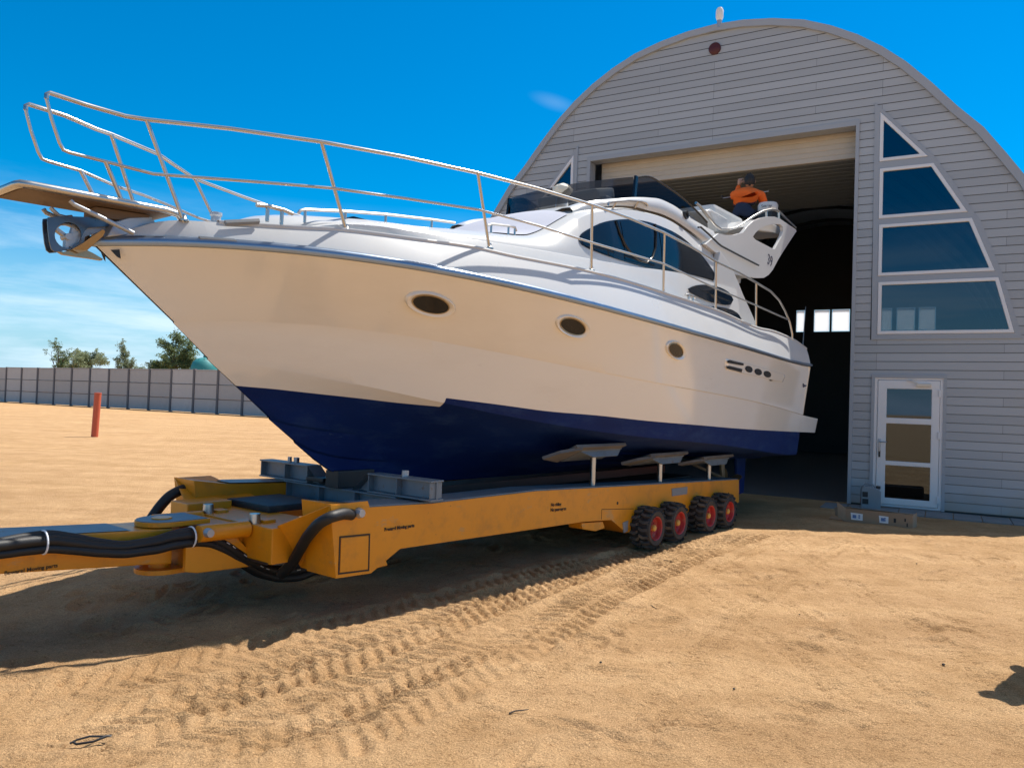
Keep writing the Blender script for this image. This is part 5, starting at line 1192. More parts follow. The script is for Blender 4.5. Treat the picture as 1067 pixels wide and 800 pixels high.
# neck, hinge and drawbar
mb = MB(); mb.box2(tl(2.95, -5.24, .35), tl(3.4, -5.80, .64), .012)
neckp = [lat(x, y, -5.18) for x, y in ((194, 566), (222, 549), (240, 552), (266, 580), (262, 590), (206, 597), (193, 596))]
mb.prism([neckp], lambda s, z, d: tl(s, -5.18+d, z), 0, -.04); mb.prism([neckp], lambda s, z, d: tl(s, mirL(-5.18+d), z), 0, -.04)
nk = mb.build('neck', M['orange'], trailer, bevel=.006)
mb = MB(); hc = (2.82, LC+.10)
def disc(mb, s0_, L0_, r, z0_, z1_, tail):
    P = [(s0_+r*math.cos(a), L0_+r*math.sin(a)) for a in np.linspace(math.pi/2, 3*math.pi/2, 17)]+[(s0_+tail, L0_-r), (s0_+tail, L0_+r)]
    mb.prism([P], lambda s, L, d: tl(s, L, d), z0_, z1_)
disc(mb, 2.84, LC+.03, .18, .665, .70, .28); disc(mb, 2.84, LC+.03, .17, .325, .36, .5)
mb.lathe([(0, .05), (.07, .05), (.075, .0), (.075, -.345), (0, -.345)], Matrix.Translation(tl(2.84, LC+.03, .665)), 20)
mb.build('hinge_plate', M['orange'], trailer, bevel=.005)
mb = MB(); disc(mb, 2.84, LC+.03, .172, .7005, .705, .26); mb.build('hinge_top_sheen', M['beamgrey'], trailer)  # grey sheet: dull light on the hinge plate's top put in as colour
db0, db1 = .35, 2.66
mb = MB(); prof_ = [(db0, .50), (db0, .72), (1.7, .715), (db1, .66), (db1+.18, .655), (db1+.18, .40), (db1, .42), (1.7, .50)]
mb.prism([prof_], lambda s, z, d: tl(s, LC+.20+d, z), 0, -.42); dbm = mb.build('drawbar', M['orange'], trailer, bevel=.008)
mb = MB(); mb.grid([[tl(s, LC+.185, z+.006), tl(s, LC-.2, z+.006)] for s, z in ((db0+.05, .72), (1.7, .715), (2.55, .665))]); mb.build('drawbar_deck', M['beamgrey'], dbm)
mb = MB(); mb.tube([tl(db0+.02, LC, .6), tl(db0-.25, LC, .6)], .05, 12); mb.tube([tl(db0-.36+.1*math.cos(a), LC+.1*math.sin(a), .6) for a in np.linspace(0, 2*math.pi, 20)[:-1]], .035, 8, closed=True); mb.build('towing_eye', M['dark'], dbm)
mb = MB(); mb.tube([tl(.75, LC+.28, .02), tl(.75, LC+.28, .8)], .04, 12); mb.lathe([(0, 0), (.12, 0), (.12, .02), (.03, .05)], Matrix.Translation(tl(.75, LC+.28, 0)), 16); mb.build('jack_leg', M['dark'], dbm)
s, z = lat(33, 593, LC+.203); Mx = Matrix.Translation(tl(s, LC+.203, z)) @ Matrix.Rotation(math.pi/2, 4, 'X') @ Matrix.Rotation(.02, 4, 'Z'); text_mesh('Beware! Moving parts', .034, 'lettering', M['text'], dbm, Mx, bold=.0005)
# steering rams
for k, L in ((0, LC+.36), (1, LC-.30)):
    a = lat(204, 555, LC+.36); b = lat(259, 546.5, LC+.36)
    mb = MB(); mb.tube([tl(a[0]+.02, L, a[1]-.01), tl(b[0]-.01, L, b[1]-.03)], .062, 16); rm = mb.build('steering_ram', M['orange'], trailer, smooth=50)
    mb = MB(); mb.tube([tl(b[0]-.02, L, b[1]-.03), tl(b[0]+.28, L, b[1]-.04)], .028, 12); mb.lathe([(0, .06), (.04, .06), (.045, 0), (.045, -.14)], Matrix.Translation(tl(b[0]+.05, L, b[1]+.02)), 12); mb.build('ram_rod', M['steel'], rm, smooth=50)
    mb = MB(); mb.box2(tl(b[0]+.1, L-.05, .42), tl(b[0]+.2, L+.06, b[1]+.03), .01); mb.build('ram_bracket', M['orange'], rm)
    mb = MB(); s, z = lat(217, 555, LC+.43); mb.lathe([(0, .03), (.028, .03), (.034, 0), (.034, -.02)], Matrix.Translation(tl(s, L+(.075 if k == 0 else -.075), z)) @ Matrix.Rotation(math.pi/2*(1 if k == 0 else -1), 4, 'X'), 14); mb.build('ram_pin', M['steel_dull'], rm, smooth=40)
mb = MB(); mb.box2(tl(3.75, LC-.62, .655), tl(4.3, LC+.02, .715), .02); mb.build('valve_cover', M['rubber'], trailer)
mb = MB(); mb.box2(tl(3.3, LC-.72, .42), tl(3.7, LC-.45, .72), .01); mb.build('hydraulic_box', M['orange'], trailer)
# hoses
def smoothpath(P, n=40):
    P = np.array(P, float); t = np.concatenate([[0], np.cumsum(np.linalg.norm(np.diff(P, axis=0), axis=1))])
    f = [pchip(t, P[:, i]) for i in range(3)]; q = np.linspace(0, t[-1], n); return np.stack([g(q) for g in f], 1)
Lh = LC+.31
HP = [(-60, 578), (0, 571.5), (25, 567.5), (48, 564.5), (75, 566), (105, 570), (135, 571.5), (160, 568), (180, 562.5), (200, 559), (214, 559.5), (232, 567), (248, 578), (262, 588), (276, 595), (292, 598), (310, 596), (330, 588)]
base = [(*lat(x, y, Lh), ) for x, y in HP]
P = smoothpath([(s, Lh+.0, z) for s, z in base], 90)
for off, r_ in (((.0, .012), .036), ((-.03, -.022), .034), ((.012, -.034), .030), ((-.02, .034), .028)):
    mb = MB(); Pk = [tl(p[0], p[1]+off[0]+.012*math.sin(i*.11+off[1]*90), p[2]+off[1]+.008*math.sin(i*.19+off[0]*80)) for i, p in enumerate(P)]; mb.tube(Pk, r_, 10); hz = mb.build('hose', M['hose'], trailer, smooth=60)
mb = MB(); i0 = 58
for i in range(0, 26, 2):
    q = P[i0+i]; q2 = P[i0+i+1]
    if i % 6 == 4: continue
    mb.tube([tl(q[0], q[1]+.0+.035+.012*math.sin((i0+i)*.11+.012*90), q[2]+.012+.012), tl(q2[0], q2[1]+.035+.012*math.sin((i0+i+1)*.11+.012*90), q2[2]+.012+.012)], .0035, 5)
mb.build('hose_print', M['whiteink'], hz)
mb = MB()
for x in (44, 199):
    i = int(np.argmin([abs(p[0]-lat(x, 565, Lh)[0]) for p in P])); q = P[i]; t = P[i+1]-P[i-1]; t /= np.linalg.norm(t)
    ring_ = []
    for a in np.linspace(0, 2*math.pi, 22)[:-1]: ring_.append(tl(q[0]-t[2]*.070*math.sin(a), q[1]+.072*math.cos(a), q[2]+t[0]*.072*math.sin(a)))
    mb.tube(ring_, .006, 5, closed=True)
mb.build('cable_tie', M['label'], hz)
for px, L, r_ in (([(293, 598), (303, 588), (312, 573), (322, 557), (333, 545), (345, 538.5), (356, 535.5), (366, 536)], -4.38, .042), ([(150, 552), (158, 540), (168, 526), (178, 516), (190, 510), (203, 507), (214, 507.5)], LC-.95, .045)):
    OF = lambda i: (-.62 if i < 1 else -.50 if i < 2 else -.36 if i < 3 else -.20 if i < 4 else -.06 if i < 5 else .02 if i < 6 else .0 if i < 7 else -.05)*(1 if L > LC else 0)
    Q = smoothpath([(lat(x, y, L+OF(i))[0], L+OF(i), lat(x, y, L+OF(i))[1]) for i, (x, y) in enumerate(px)], 40)
    mb = MB(); mb.tube([tl(*p) for p in Q], r_, 12); mb.build('hose', M['hose'], trailer, smooth=60)
mb = MB(); s, z = lat(373, 534, LB); mb.lathe([(0, .04), (.03, .04), (.04, .01), (.04, -.01)], Matrix.Translation(tl(s, LB+.01, z)) @ Matrix.Rotation(math.pi/2, 4, 'X') , 8); mb.build('hose_coupling', M['steel_dull'], trailer)

# ------------------------------------------------------------------ perimeter fence
g0 = ground(0, 418.3); g1 = ground(277.5, 434.2); fd = (g1-g0)/np.linalg.norm(g1-g0)
SP_ = 2.67; FH = 3.16
fence = empty('concrete_fence', tuple(g0), math.atan2(fd[1], fd[0]))
tag(fence, 'long grey concrete panel fence with dark posts along the far edge of the sandy yard', 'fence')
ppost = None; ppan = None
for k in range(-24, 26):
    x = 1.03+SP_*k
    if ppost is None:
        mb = MB(); mb.box2((-.10, -.11, -.1), (.10, .10, FH+.03), .015); ppost = mb.build('post', M['fpost'], fence); o = ppost
        mb = MB()
        for r in range(3): mb.box2((.10, -.05, r*1.045+.02), (SP_-.10, .04, r*1.045+1.0), .012); mb.box2((.10, -.072, r*1.045+1.0), (SP_-.10, .03, r*1.045+1.06), 0, 1)
        mb.box2((.08, -.08, 3.10), (SP_-.08, .07, FH+.0), .01)
        ppan = mb.build('panel', [M['fence'], M['fpost']], fence); q = ppan
    else:
        o = ppost.copy(); COL.objects.link(o); o.parent = fence; q = ppan.copy(); COL.objects.link(q); q.parent = fence
    o.location = (x, 0, rng.uniform(-.03, .03)); q.location = (x, 0, rng.uniform(-.02, .02)); o.rotation_euler = (rng.uniform(-.006, .006), rng.uniform(-.006, .006), 0)
# orange marker post
pb = ground(98.3, 455); po = empty('marker_post', tuple(pb))
tag(po, 'thin orange red post standing alone in the open sand before the grey fence', 'post')
mb = MB(); mb.tube([(0, 0, -.2), (.055, 0, 1.45)], .108, 20); mb.build('post_shaft', M['orangepost'], po, smooth=50)
mb = MB(); mb.lathe([(.112, -.03), (.114, .01), (0, .02)], Matrix.Translation((.055, 0, 1.45)), 20); mb.build('post_cap', M['orangepost'], po, smooth=40)

# ------------------------------------------------------------------ trees and the tank beyond the fence
def at_depth(x, y, Y_): d = ray(x, y); return C + d*(Y_/d[1])
def make_tree(px, top, wpx, Y_, label, seed, leaf, nclump, lean=0.):
    r = np.random.default_rng(seed); base = at_depth(px, 405, Y_); base[2] = 0
    m = Y_/F; Wd = wpx*m; Ht = (at_depth(px, top, Y_))[2]
    root = empty('tree', tuple(base)); tag(root, label, 'tree', 'trees beyond the fence')
    mb = MB(); tips = []
    def limb(p, d, L, r0_, dep):
        n = 5; P = [p]; dd = Vector(d)
        for i in range(n):
            dd = (dd+Vector(r.normal(0, .13, 3))+Vector((0, 0, .05))).normalized(); P.append(P[-1]+dd*(L/n))
        mb.tube(P, [r0_*(1-.65*i/n) for i in range(n+1)], 7)
        if dep >= 3 or r0_ < .02: tips.extend(P[2:]); return
        for k in range(3 if dep else 6):
            i = min(n, 2+k % 4); a = r.uniform(0, 2*math.pi); sp = r.uniform(.5, 1.0)
            nd_ = (dd*math.cos(sp)+Vector((math.cos(a), math.sin(a), .25))*math.sin(sp)).normalized(); limb(P[i], nd_, L*r.uniform(.5, .7), r0_*.5, dep+1)
        tips.append(P[-1])
    limb(Vector((0, 0, -.2)), (lean, 0, 1), Ht*.55, Ht*.022, 0)
    mb.build('trunk', M['bark'], root, smooth=60)
    T = np.array([tuple(t) for t in tips]); 
    # stretch the tips into the crown's own extent
    T[:, 0] *= Wd/2*.88/np.percentile(np.abs(T[:, 0]), 85); T[:, 0] = np.clip(T[:, 0], -Wd*.5, Wd*.5); T[:, 1] *= Wd/2*.8/np.percentile(np.abs(T[:, 1]), 96); zl = Ht*.28; T[:, 2] = np.maximum(zl, T[:, 2]); T[:, 2] = zl+(T[:, 2]-zl)*(Ht*.93-zl)/(np.percentile(T[:, 2], 98)-zl)
    cl = T[r.integers(0, len(T), nclump)]+r.normal(0, Wd*.045, (nclump, 3))
    vs = []; fs = []
    for c in cl:
        R = Wd*r.uniform(.035, .085)
        for j in range(26):
            v = r.normal(0, 1, 3); v /= np.linalg.norm(v); p = c+v*R*r.uniform(.2, 1)**.5*np.array([1, 1, .75]); a = r.normal(0, 1, 3); a /= np.linalg.norm(a); b = np.cross(a, r.normal(0, 1, 3)); b /= np.linalg.norm(b); sz = r.uniform(.10, .22)*Wd/9
            o = len(vs); vs += [tuple(p-a*sz), tuple(p+b*sz*.5), tuple(p+a*sz), tuple(p-b*sz*.5)]; fs.append((o, o+1, o+2, o+3))
    k = MB(); k.v = vs; k.f = fs; k.mi = [0]*len(fs); k.build('crown', leaf, root, recalc=False)
make_tree(60, 353, 31, 96, 'slim ragged tree with a leaning top, leftmost of those beyond the fence', 5, M['leaf'], 330, .12)
make_tree(96, 366, 46, 92, 'low wide grey-green tree barely rising above the fence top', 8, M['leaf2'], 560)
make_tree(131, 356, 27, 90, 'small pale green tree standing close beside the biggest tree', 12, M['leaf2'], 700)
make_tree(169, 345.5, 56, 88, 'biggest dense round tree beyond the fence, next to the teal tank', 21, M['leaf'], 620)
tb = at_depth(213, 390, 84); tb[2] = 0; tank = empty('storage_tank', tuple(tb)); tag(tank, 'teal domed tank rising behind the fence beside the yacht bow', 'tank')
th_ = at_depth(213, 372.5, 84)[2]; tr_ = 28*84/F/2
mb = MB(); mb.lathe([(tr_, 0), (tr_, th_*.72), (tr_*.97, th_*.80), (tr_*.85, th_*.90), (tr_*.6, th_*.965), (tr_*.25, th_*.995), (0, th_)], Matrix(), 40); mb.build('tank_shell', M['teal'], tank, smooth=50)
mb = MB(); mb.lathe([(0, .3), (.18, .3), (.2, .0)], Matrix.Translation((0, 0, th_-.03)), 12)
for k in range(10): a = k*math.pi/5; mb.tube([(tr_*math.cos(a), tr_*math.sin(a), 0), (tr_*1.004*math.cos(a), tr_*1.004*math.sin(a), th_*.74), (tr_*.62*math.cos(a), tr_*.62*math.sin(a), th_*.97)], .05, 6)
mb.build('tank_ribs', M['teal'], tank)

# ------------------------------------------------------------------ things by the door
def floor_frame(x, y): return ground(x, y)
cb = ground(907, 529.5); can = empty('jerry_can', tuple(cb), math.atan2(FU[1], FU[0])+.12)
tag(can, 'grey plastic jerry can with a dark orange-printed side standing by the door', 'jerry can')
mb = MB(); mb.prism([[(-.15, .0), (.15, .0), (.155, .05), (.155, .30), (.13, .345), (-.02, .385), (-.13, .385), (-.155, .33), (-.155, .05)]], lambda a, z, d: (a, d, z), -.10, .10); mb.build('can_body', M['can'], can, bevel=.022)
mb = MB(); mb.tube([(-.10, 0, .38), (-.09, 0, .425), (.03, 0, .415), (.07, 0, .365)], .016, 8); mb.build('can_handle', M['can'], can, smooth=60)
mb = MB(); mb.lathe([(0, .05), (.032, .05), (.036, .04), (.036, 0)], Matrix.Translation((.115, 0, .345)), 16); mb.build('can_cap', M['dark'], can, smooth=40)
mb = MB(); mb.box2((-.158, -.085, .06), (-.1535, .085, .33)); mb.build('dark_side', M['dark'], can)
mb = MB(); mb.box2((-.161, -.05, .10), (-.1585, .06, .17)); mb.build('orange_label', M['orangepost'], can)
mb = MB(); mb.box2((-.135, -.103, .20), (-.05, -.1005, .29)); mb.box2((-.135, -.103, .08), (-.04, -.1005, .17)); mb.build('print_panel', M['dark'], can)
c0, c1 = ground(881, 543.5), ground(951, 551.5); cd = (c1-c0); Lc_ = float(np.linalg.norm(cd)); 
box = empty('cardboard_box', tuple(c0), math.atan2(cd[1], cd[0])); tag(box, 'long opened cardboard carton with two white labels lying before the hangar door', 'box')
hb = .205; wb = .34; t = .006
mb = MB(); mb.box2((0, 0, 0.004), (Lc_, t, hb), .002); mb.box2((0, wb-t, .004), (Lc_, wb, hb*.9), .002); mb.box2((0, t, .004), (Lc_, wb-t, .004+t)); mb.box2((Lc_-t, t, .01), (Lc_, wb-t, hb), .001)
mb.prism([[(-.02, hb*.97), (Lc_*.72, hb*.99), (Lc_*.78, hb*.85), (Lc_, hb*.9), (Lc_, hb*.98), (Lc_*.3, hb*1.02)]], lambda a, z, d: (a, d+.14, z), -.002, .002)
mb.add([(0, 0, hb), (Lc_*.85, 0, hb), (Lc_*.80, .13, hb-.012), (.04, .16, hb-.03)], [(0, 1, 2, 3)])
mb.add([(0, wb, hb*.9), (Lc_, wb, hb*.9), (Lc_, wb-.15, hb*.93), (.02, wb-.12, hb*.98)], [(0, 1, 2, 3)])
mb.build('carton', M['card'], box)
mb = MB(); mb.add([(0, 0, .01), (0, 0, hb), (-.12, -.05, hb+.09), (-.10, -.03, .06)], [(0, 1, 2, 3)]); mb.add([(0, wb, .01), (0, wb, hb), (-.26, wb+.05, hb*.75), (-.24, wb+.03, .03)], [(0, 1, 2, 3)]); mb.add([(0, 0, .005), (0, wb, .005), (-.28, wb*.9, .03), (-.25, .06, .02)], [(0, 1, 2, 3)])
mb.build('end_flap', M['card'], box)
for x0, x1 in ((.08, .24), (.47, .59)):
    mb = MB(); mb.add([(x0, -.003, .045), (x1, -.003, .045), (x1+.0, -.003, .145), (x0-.01, -.003, .15)], [(0, 1, 2, 3)]); lb = mb.build('paper_label', M['label'], box)
    mb = MB(); mb.box2((x0+.02, -.005, .07), (x0+.07, -.004, .12)); mb.box2((x1-.06, -.005, .075), (x1-.035, -.004, .095)); mb.box2((x1-.06, -.005, .105), (x1-.035, -.004, .125)); mb.build('label_print', M['bluelabel'], lb)
for a_, b_ in (((.66, -.003, .07), (.69, -.001, .13)), ((.80, -.003, .10), (.82, -.001, .145)), ((.83, -.003, .03), (.845, -.001, .08))): mb = MB(); mb.box2(a_, b_); mb.build('hand_hole', M['dark'], box)
# loop of cable and litter on the sand
c = ground(98, 768.5); cz = empty('cable_loop', tuple(c), .35); tag(cz, 'small black loop of cable lying on the sand nearest the viewer', 'cable')
mb = MB(); mb.tube([(-.085, .0, .015), (-.07, -.018, .012), (0, -.02, .016), (.055, -.006, .03), (.07, .004, .026), (.04, .014, .022), (-.02, .012, .03), (-.07, .008, .022), (-.1, -.002, .012)], .0055, 6); mb.build('cable', M['rubber'], cz, smooth=60)
peb = None
for i, (x, y) in enumerate(((833, 640), (983, 690), (765, 718), (955, 590), (626, 690))):
    c = ground(x, y); bm = bmesh.new(); bmesh.ops.create_icosphere(bm, subdivisions=2, radius=.008*rng.uniform(.7, 1.3))
    for v in bm.verts: v.co *= 1+.35*noise.noise(v.co*60+Vector((i*3., 0, 0))); v.co.z *= .7
    mb = MB(); mb.bm(bm); o = mb.build('pebble', M['stone'], None, smooth=60); o.location = (c[0], c[1], .014+.02*float(near.max()*0)); tag(o, 'tiny dark pebble lying on the sunlit sand in front of the trailer', 'pebble', 'pebbles scattered on the sand')
    pebs = o
tw = None
for i, (x, y, a) in enumerate(((697, 583, -.6), (541, 743, .5), (680, 631, -1.2))):
    c = ground(x, y); mb = MB(); mb.tube([(-.06, 0, .006), (-.02, .008, .009), (.02, -.003, .010), (.06, .004, .006)], [.005, .004, .0035, .002], 6)
    o = mb.build('twig', M['bark'], None, smooth=60); o.location = (c[0], c[1], .012); o.rotation_euler = (0, 0, a); tag(o, 'thin dry twig lying on the sunlit sand in front of the trailer wheels', 'twig', 'twigs scattered on the sand')

# rest small things on the modelled sand
def sand_h(x, y):
    i = int(np.clip(np.searchsorted(gx, x), 1, nx-1)); j = int(np.clip(np.searchsorted(gy, y), 1, ny-1)); return float(Hh[i, j])
for o in bpy.data.objects:
    if o.parent is None and o.name.split('.')[0] in ('pebble', 'twig', 'cable_loop', 'marker_post'): o.location.z += sand_h(o.location.x, o.location.y) - (.004 if o.name.startswith(('pebble', 'twig')) else 0)

# ------------------------------------------------------------------ people
def skin_body(name, joints, bones, root, mats, face_mat, parent, sub=2):
    me = bpy.data.meshes.new(name); names = list(joints); ix = {n: i for i, n in enumerate(names)}
    me.from_pydata([joints[n][0] for n in names], [(ix[a], ix[b]) for a, b in bones], []); o = bpy.data.objects.new(name, me); COL.objects.link(o)
    sk = o.modifiers.new('skin', 'SKIN'); sk.use_smooth_shade = True; sk.branch_smoothing = .6
    for n in names:
        r = joints[n][1]; r = (r, r) if not isinstance(r, tuple) else r; me.skin_vertices[0].data[ix[n]].radius = r
        me.skin_vertices[0].data[ix[n]].use_root = (n == root)
    ss_ = o.modifiers.new('sub', 'SUBSURF'); ss_.levels = sub; ss_.render_levels = sub
    dg = bpy.context.evaluated_depsgraph_get(); m2 = bpy.data.meshes.new_from_object(o.evaluated_get(dg)); bpy.data.objects.remove(o); bpy.data.meshes.remove(me)
    m2.name = name; m2.materials.clear()
    b = link_mesh(name, m2, mats, parent); m2.polygons.foreach_set('use_smooth', [True]*len(m2.polygons))
    for p in m2.polygons: p.material_index = face_mat(p.center)
    return b
def head_mesh(parent, Mx, hair_full=True):
    bm = bmesh.new(); bmesh.ops.create_uvsphere(bm, u_segments=28, v_segments=20, radius=1)
    for v in bm.verts:
        x, y, z = v.co     # face looks along -y
        sx, sy, sz = .076, .095, .118
        if z < 0: sx *= 1+.22*z; sy *= 1+.10*z
        px, py, pz = x*sx, y*sy, z*sz
        if y < -.3 and z > -.9:
            py -= .022*math.exp(-((px/.014)**2+((pz+.012)/.026)**2))          # nose
            py += .010*(math.exp(-(((abs(px)-.031)/.014)**2+((pz-.014)/.012)**2)))  # eye sockets
            py -= .006*math.exp(-((px/.026)**2+((pz+.056)/.010)**2))          # lips
            py -= .007*math.exp(-((px/.022)**2+((pz+.098)/.018)**2))          # chin
        v.co = (px, py, pz)
    mb = MB(); mb.bm(bm, Mx); hd = mb.build('head', M['skin'], parent, smooth=80)
    mb = MB()
    for sg in (1, -1):
        bm = bmesh.new(); bmesh.ops.create_uvsphere(bm, u_segments=12, v_segments=8, radius=1); mb.bm(bm, Mx @ Matrix.Translation((sg*.077, .008, -.002)) @ Matrix.Rotation(sg*.35, 4, 'Z') @ Matrix.Diagonal((.010, .022, .034, 1)))
    mb.build('ear', M['skin'], hd, smooth=80)
    mb = MB()
    for sg in (1, -1):
        bm = bmesh.new(); bmesh.ops.create_uvsphere(bm, u_segments=12, v_segments=8, radius=.011); mb.bm(bm, Mx @ Matrix.Translation((sg*.031, -.079, .014)))
    mb.build('eye', M['label'], hd, smooth=80)
    bm = bmesh.new(); bmesh.ops.create_uvsphere(bm, u_segments=28, v_segments=20, radius=1)
    for v in bm.verts:
        x, y, z = v.co; k = 1.10+.03*noise.noise(v.co*6)
        v.co = (x*.078*k, y*.097*k+.004, z*.118*k+.004)
    bmesh.ops.delete(bm, geom=[v for v in bm.verts if (v.co.y < -.035 and v.co.z < .062) or v.co.z < -.055 or (v.co.y < .015 and v.co.z < .02)], context='VERTS')
    mb = MB(); mb.bm(bm, Mx); mb.build('hair', M['hair'], hd, smooth=80)
    return hd
def hand(parent, wrist, direc, palm_n, curl=.5, side=1):
    """palm plus five separate bent fingers, grown from the wrist along direc; palm_n is the way the palm faces"""
    d = Vector(direc).normalized(); n = Vector(palm_n); n = (n-d*n.dot(d)).normalized(); l = d.cross(n)*side; w0_ = Vector(wrist)
    mb = MB(); mb.tube([w0_-d*.01, w0_+d*.03, w0_+d*.065, w0_+d*.092], [.024, .033, .037, .030], 10)
    for k, (off, L, r) in enumerate(((-.027, .062, .0085), (-.009, .074, .009), (.010, .078, .009), (.027, .070, .0085))):
        P = [w0_+d*.08+l*off]; dd = d.copy()
        for j, f in enumerate((.45, .32, .23)):
            dd = (dd*math.cos(curl*(.7+.3*j))+n*math.sin(curl*(.7+.3*j))).normalized(); P.append(P[-1]+dd*L*f)
        mb.tube([w0_+d*.06+l*off*.8]+P, [r*1.05, r*1.05, r, r*.9, r*.7], 8)
    P = [w0_+d*.025-l*.024, w0_+d*.05-l*.052+n*.012, w0_+d*.072-l*.058+n*.032, w0_+d*.09-l*.05+n*.045]
    mb.tube(P, [.013, .0115, .010, .008], 8)
    return mb.build('hand', M['skin'], parent, smooth=80)

# worker kneeling on the flybridge sun pad, back to the yard
ws_, wz_ = lat(775, 226, LC+.30)
wk = empty('person', tuple(D*ws_+N*(LC+.30)+np.array([0, 0, zpad])), 0.)
aw = (D*ws_+N*(LC+.3))[:2]; aw = aw/np.linalg.norm(aw); ry = math.atan2(aw[1], aw[0])-math.pi/2
wk.scale = (1.14, 1.1, 1.14); wk.rotation_euler = (0, 0, ry)         # local y points away from the yard, x to the right
tag(wk, 'person in orange and navy work clothes crouching on the flybridge, back turned', 'person')
J = {'pelvis': ((0.0, 0.0, .30), (.165, .15)), 'belly': ((0.0, .10, .43), (.19, .15)), 'chest': ((.03, .20, .56), (.245, .16)), 'upper': ((.05, .28, .66), (.215, .13)), 'neck': ((.07, .36, .755), .055),
     'hipL': ((-.09, .02, .27), .12), 'kneeL': ((-.17, .24, .06), .075), 'shinL': ((-.15, .02, .055), .066), 'ankL': ((-.13, -.14, .05), .05), 'toeL': ((-.12, -.20, .02), .035),
     'hipR': ((.10, .02, .27), .12), 'kneeR': ((.20, .26, .07), .075), 'shinR': ((.17, .04, .055), .066), 'ankR': ((.12, -.12, .05), .05), 'toeR': ((.11, -.18, .02), .035),
     'shL': ((-.17, .28, .62), .09), 'elL': ((-.13, .55, .66), .056), 'wrL': ((-.085, .55, .86), .034),
     'shR': ((.25, .27, .61), .09), 'elR': ((.31, .42, .48), .055), 'wrR': ((.20, .60, .42), .036)}
BN = [('pelvis', 'belly'), ('belly', 'chest'), ('chest', 'upper'), ('upper', 'neck'), ('pelvis', 'hipL'), ('hipL', 'kneeL'), ('kneeL', 'shinL'), ('shinL', 'ankL'), ('ankL', 'toeL'), ('pelvis', 'hipR'), ('hipR', 'kneeR'), ('kneeR', 'shinR'), ('shinR', 'ankR'), ('ankR', 'toeR'), ('upper', 'shL'), ('shL', 'elL'), ('elL', 'wrL'), ('upper', 'shR'), ('shR', 'elR'), ('elR', 'wrR')]
def wm(c):
    if c.z < .11 and c.y < -.10: return 2
    return 1 if (c.z > .45 + .08*c.x) else 0
skin_body('body', J, BN, 'pelvis', [M['navy'], M['hivis'], M['shoe']], wm, wk)
head_mesh(wk, Matrix.Translation((.075, .40, .86)) @ Matrix.Rotation(math.pi, 4, 'Z') @ Matrix.Rotation(-.35, 4, 'X'))
hand(wk, (-.085, .55, .86), (.15, .1, .95), (.6, .7, 0), .9, 1); hand(wk, (.20, .60, .42), (-.6, .7, -.1), (-.2, .2, -1), .8, -1)
# long thin pole propped across the flybridge, and the second raised hand holder behind
A_, B_ = lat(753, 206.5, LC-.35), lat(802, 199.5, LC-.35)
pa = Vector(tuple(D*A_[0]+N*(LC-.1)+np.array([0, 0, A_[1]]))); 
q1 = onplane(753, 206.7, D*(ws_)+N*(LC+.3)+np.array([*aw*.55, 0]), np.array([*aw, 0])); q2 = onplane(801, 199.4, D*(ws_)+N*(LC+.3)+np.array([*aw*.75, 0]), np.array([*aw, 0]))
pole = empty('boat_hook', tuple((q1+q2)/2)); tag(pole, 'thin pale pole lying level beyond the crouching worker on the flybridge', 'pole')
mb = MB(); mb.tube([tuple(q1-(q1+q2)/2), (0, 0, .0), tuple(q2-(q1+q2)/2)], .009, 8); mb.build('pole_shaft', M['steel_dull'], pole, smooth=50)
mb = MB(); mb.tube([tuple(q1-(q1+q2)/2), tuple((q1-(q1+q2)/2)*1.06+np.array([0, 0, .05]))], .016, 8); mb.build('pole_hook', M['dark'], pole)
# second worker, mostly hidden behind the first: cap and head show
h2 = onplane(776.5, 191, D*(ws_)+N*(LC+.3)+np.array([*aw*.85, 0]), np.array([*aw, 0]))
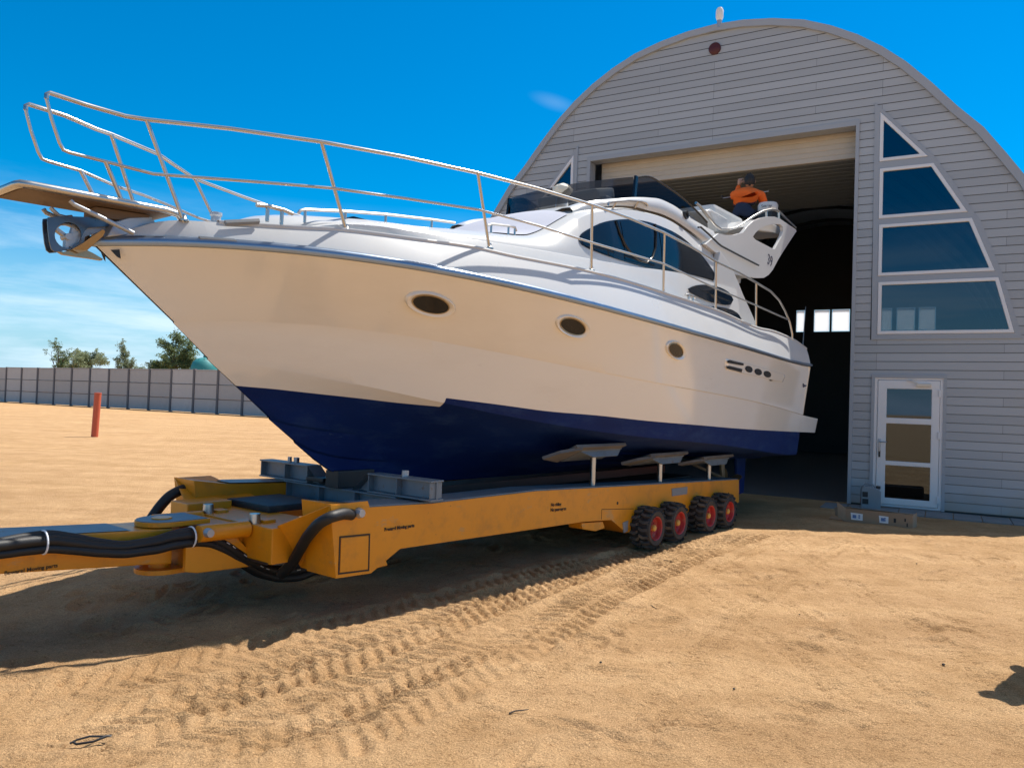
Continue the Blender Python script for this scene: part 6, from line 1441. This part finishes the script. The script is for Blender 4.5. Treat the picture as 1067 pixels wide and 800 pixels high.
# bystander outside the frame whose head shadow falls at the right edge
tip = ground(1038, 728); sv = np.array([.44, .36, 0]); st = tip+sv*1.78
by = empty('person', (st[0], st[1], 0.0), -2.2); tag(by, 'person in grey shirt and dark trousers standing on the sand right of the view', 'person')
J2 = {'pelvis': ((0, 0, .95), (.15, .11)), 'belly': ((0, 0, 1.10), (.14, .10)), 'chest': ((0, .01, 1.30), (.165, .115)), 'upper': ((0, .01, 1.42), (.13, .09)), 'neck': ((0, 0, 1.52), .052),
      'hipL': ((-.10, 0, .88), .09), 'kneeL': ((-.12, -.02, .50), .062), 'ankL': ((-.13, .02, .09), .042), 'toeL': ((-.14, -.15, .035), .036), 'hipR': ((.10, 0, .88), .09), 'kneeR': ((.13, -.02, .50), .062), 'ankR': ((.14, .02, .09), .042), 'toeR': ((.15, -.15, .035), .036),
      'shL': ((-.19, .01, 1.41), .06), 'elL': ((-.27, .04, 1.12), .045), 'wrL': ((-.26, -.06, .90), .03), 'shR': ((.19, .01, 1.41), .06), 'elR': ((.27, .04, 1.12), .045), 'wrR': ((.26, -.06, .90), .03)}
BN2 = [('pelvis', 'belly'), ('belly', 'chest'), ('chest', 'upper'), ('upper', 'neck'), ('pelvis', 'hipL'), ('hipL', 'kneeL'), ('kneeL', 'ankL'), ('ankL', 'toeL'), ('pelvis', 'hipR'), ('hipR', 'kneeR'), ('kneeR', 'ankR'), ('ankR', 'toeR'), ('upper', 'shL'), ('shL', 'elL'), ('elL', 'wrL'), ('upper', 'shR'), ('shR', 'elR'), ('elR', 'wrR')]
skin_body('body', J2, BN2, 'pelvis', [M['navy'], M['grey_part'], M['shoe'], M['skin']], lambda c: 2 if c.z < .08 else 0 if c.z < .98 else (3 if (c.z > 1.50 or (abs(c.x) > .22 and c.z < 1.1)) else 1), by)
head_mesh(by, Matrix.Translation((0, -.01, 1.655)))
hand(by, (-.26, -.06, .90), (.02, -.2, -1), (1, 0, 0), .35, 1); hand(by, (.26, -.06, .90), (-.02, -.2, -1), (-1, 0, 0), .35, -1)
bpy.context.view_layer.update()
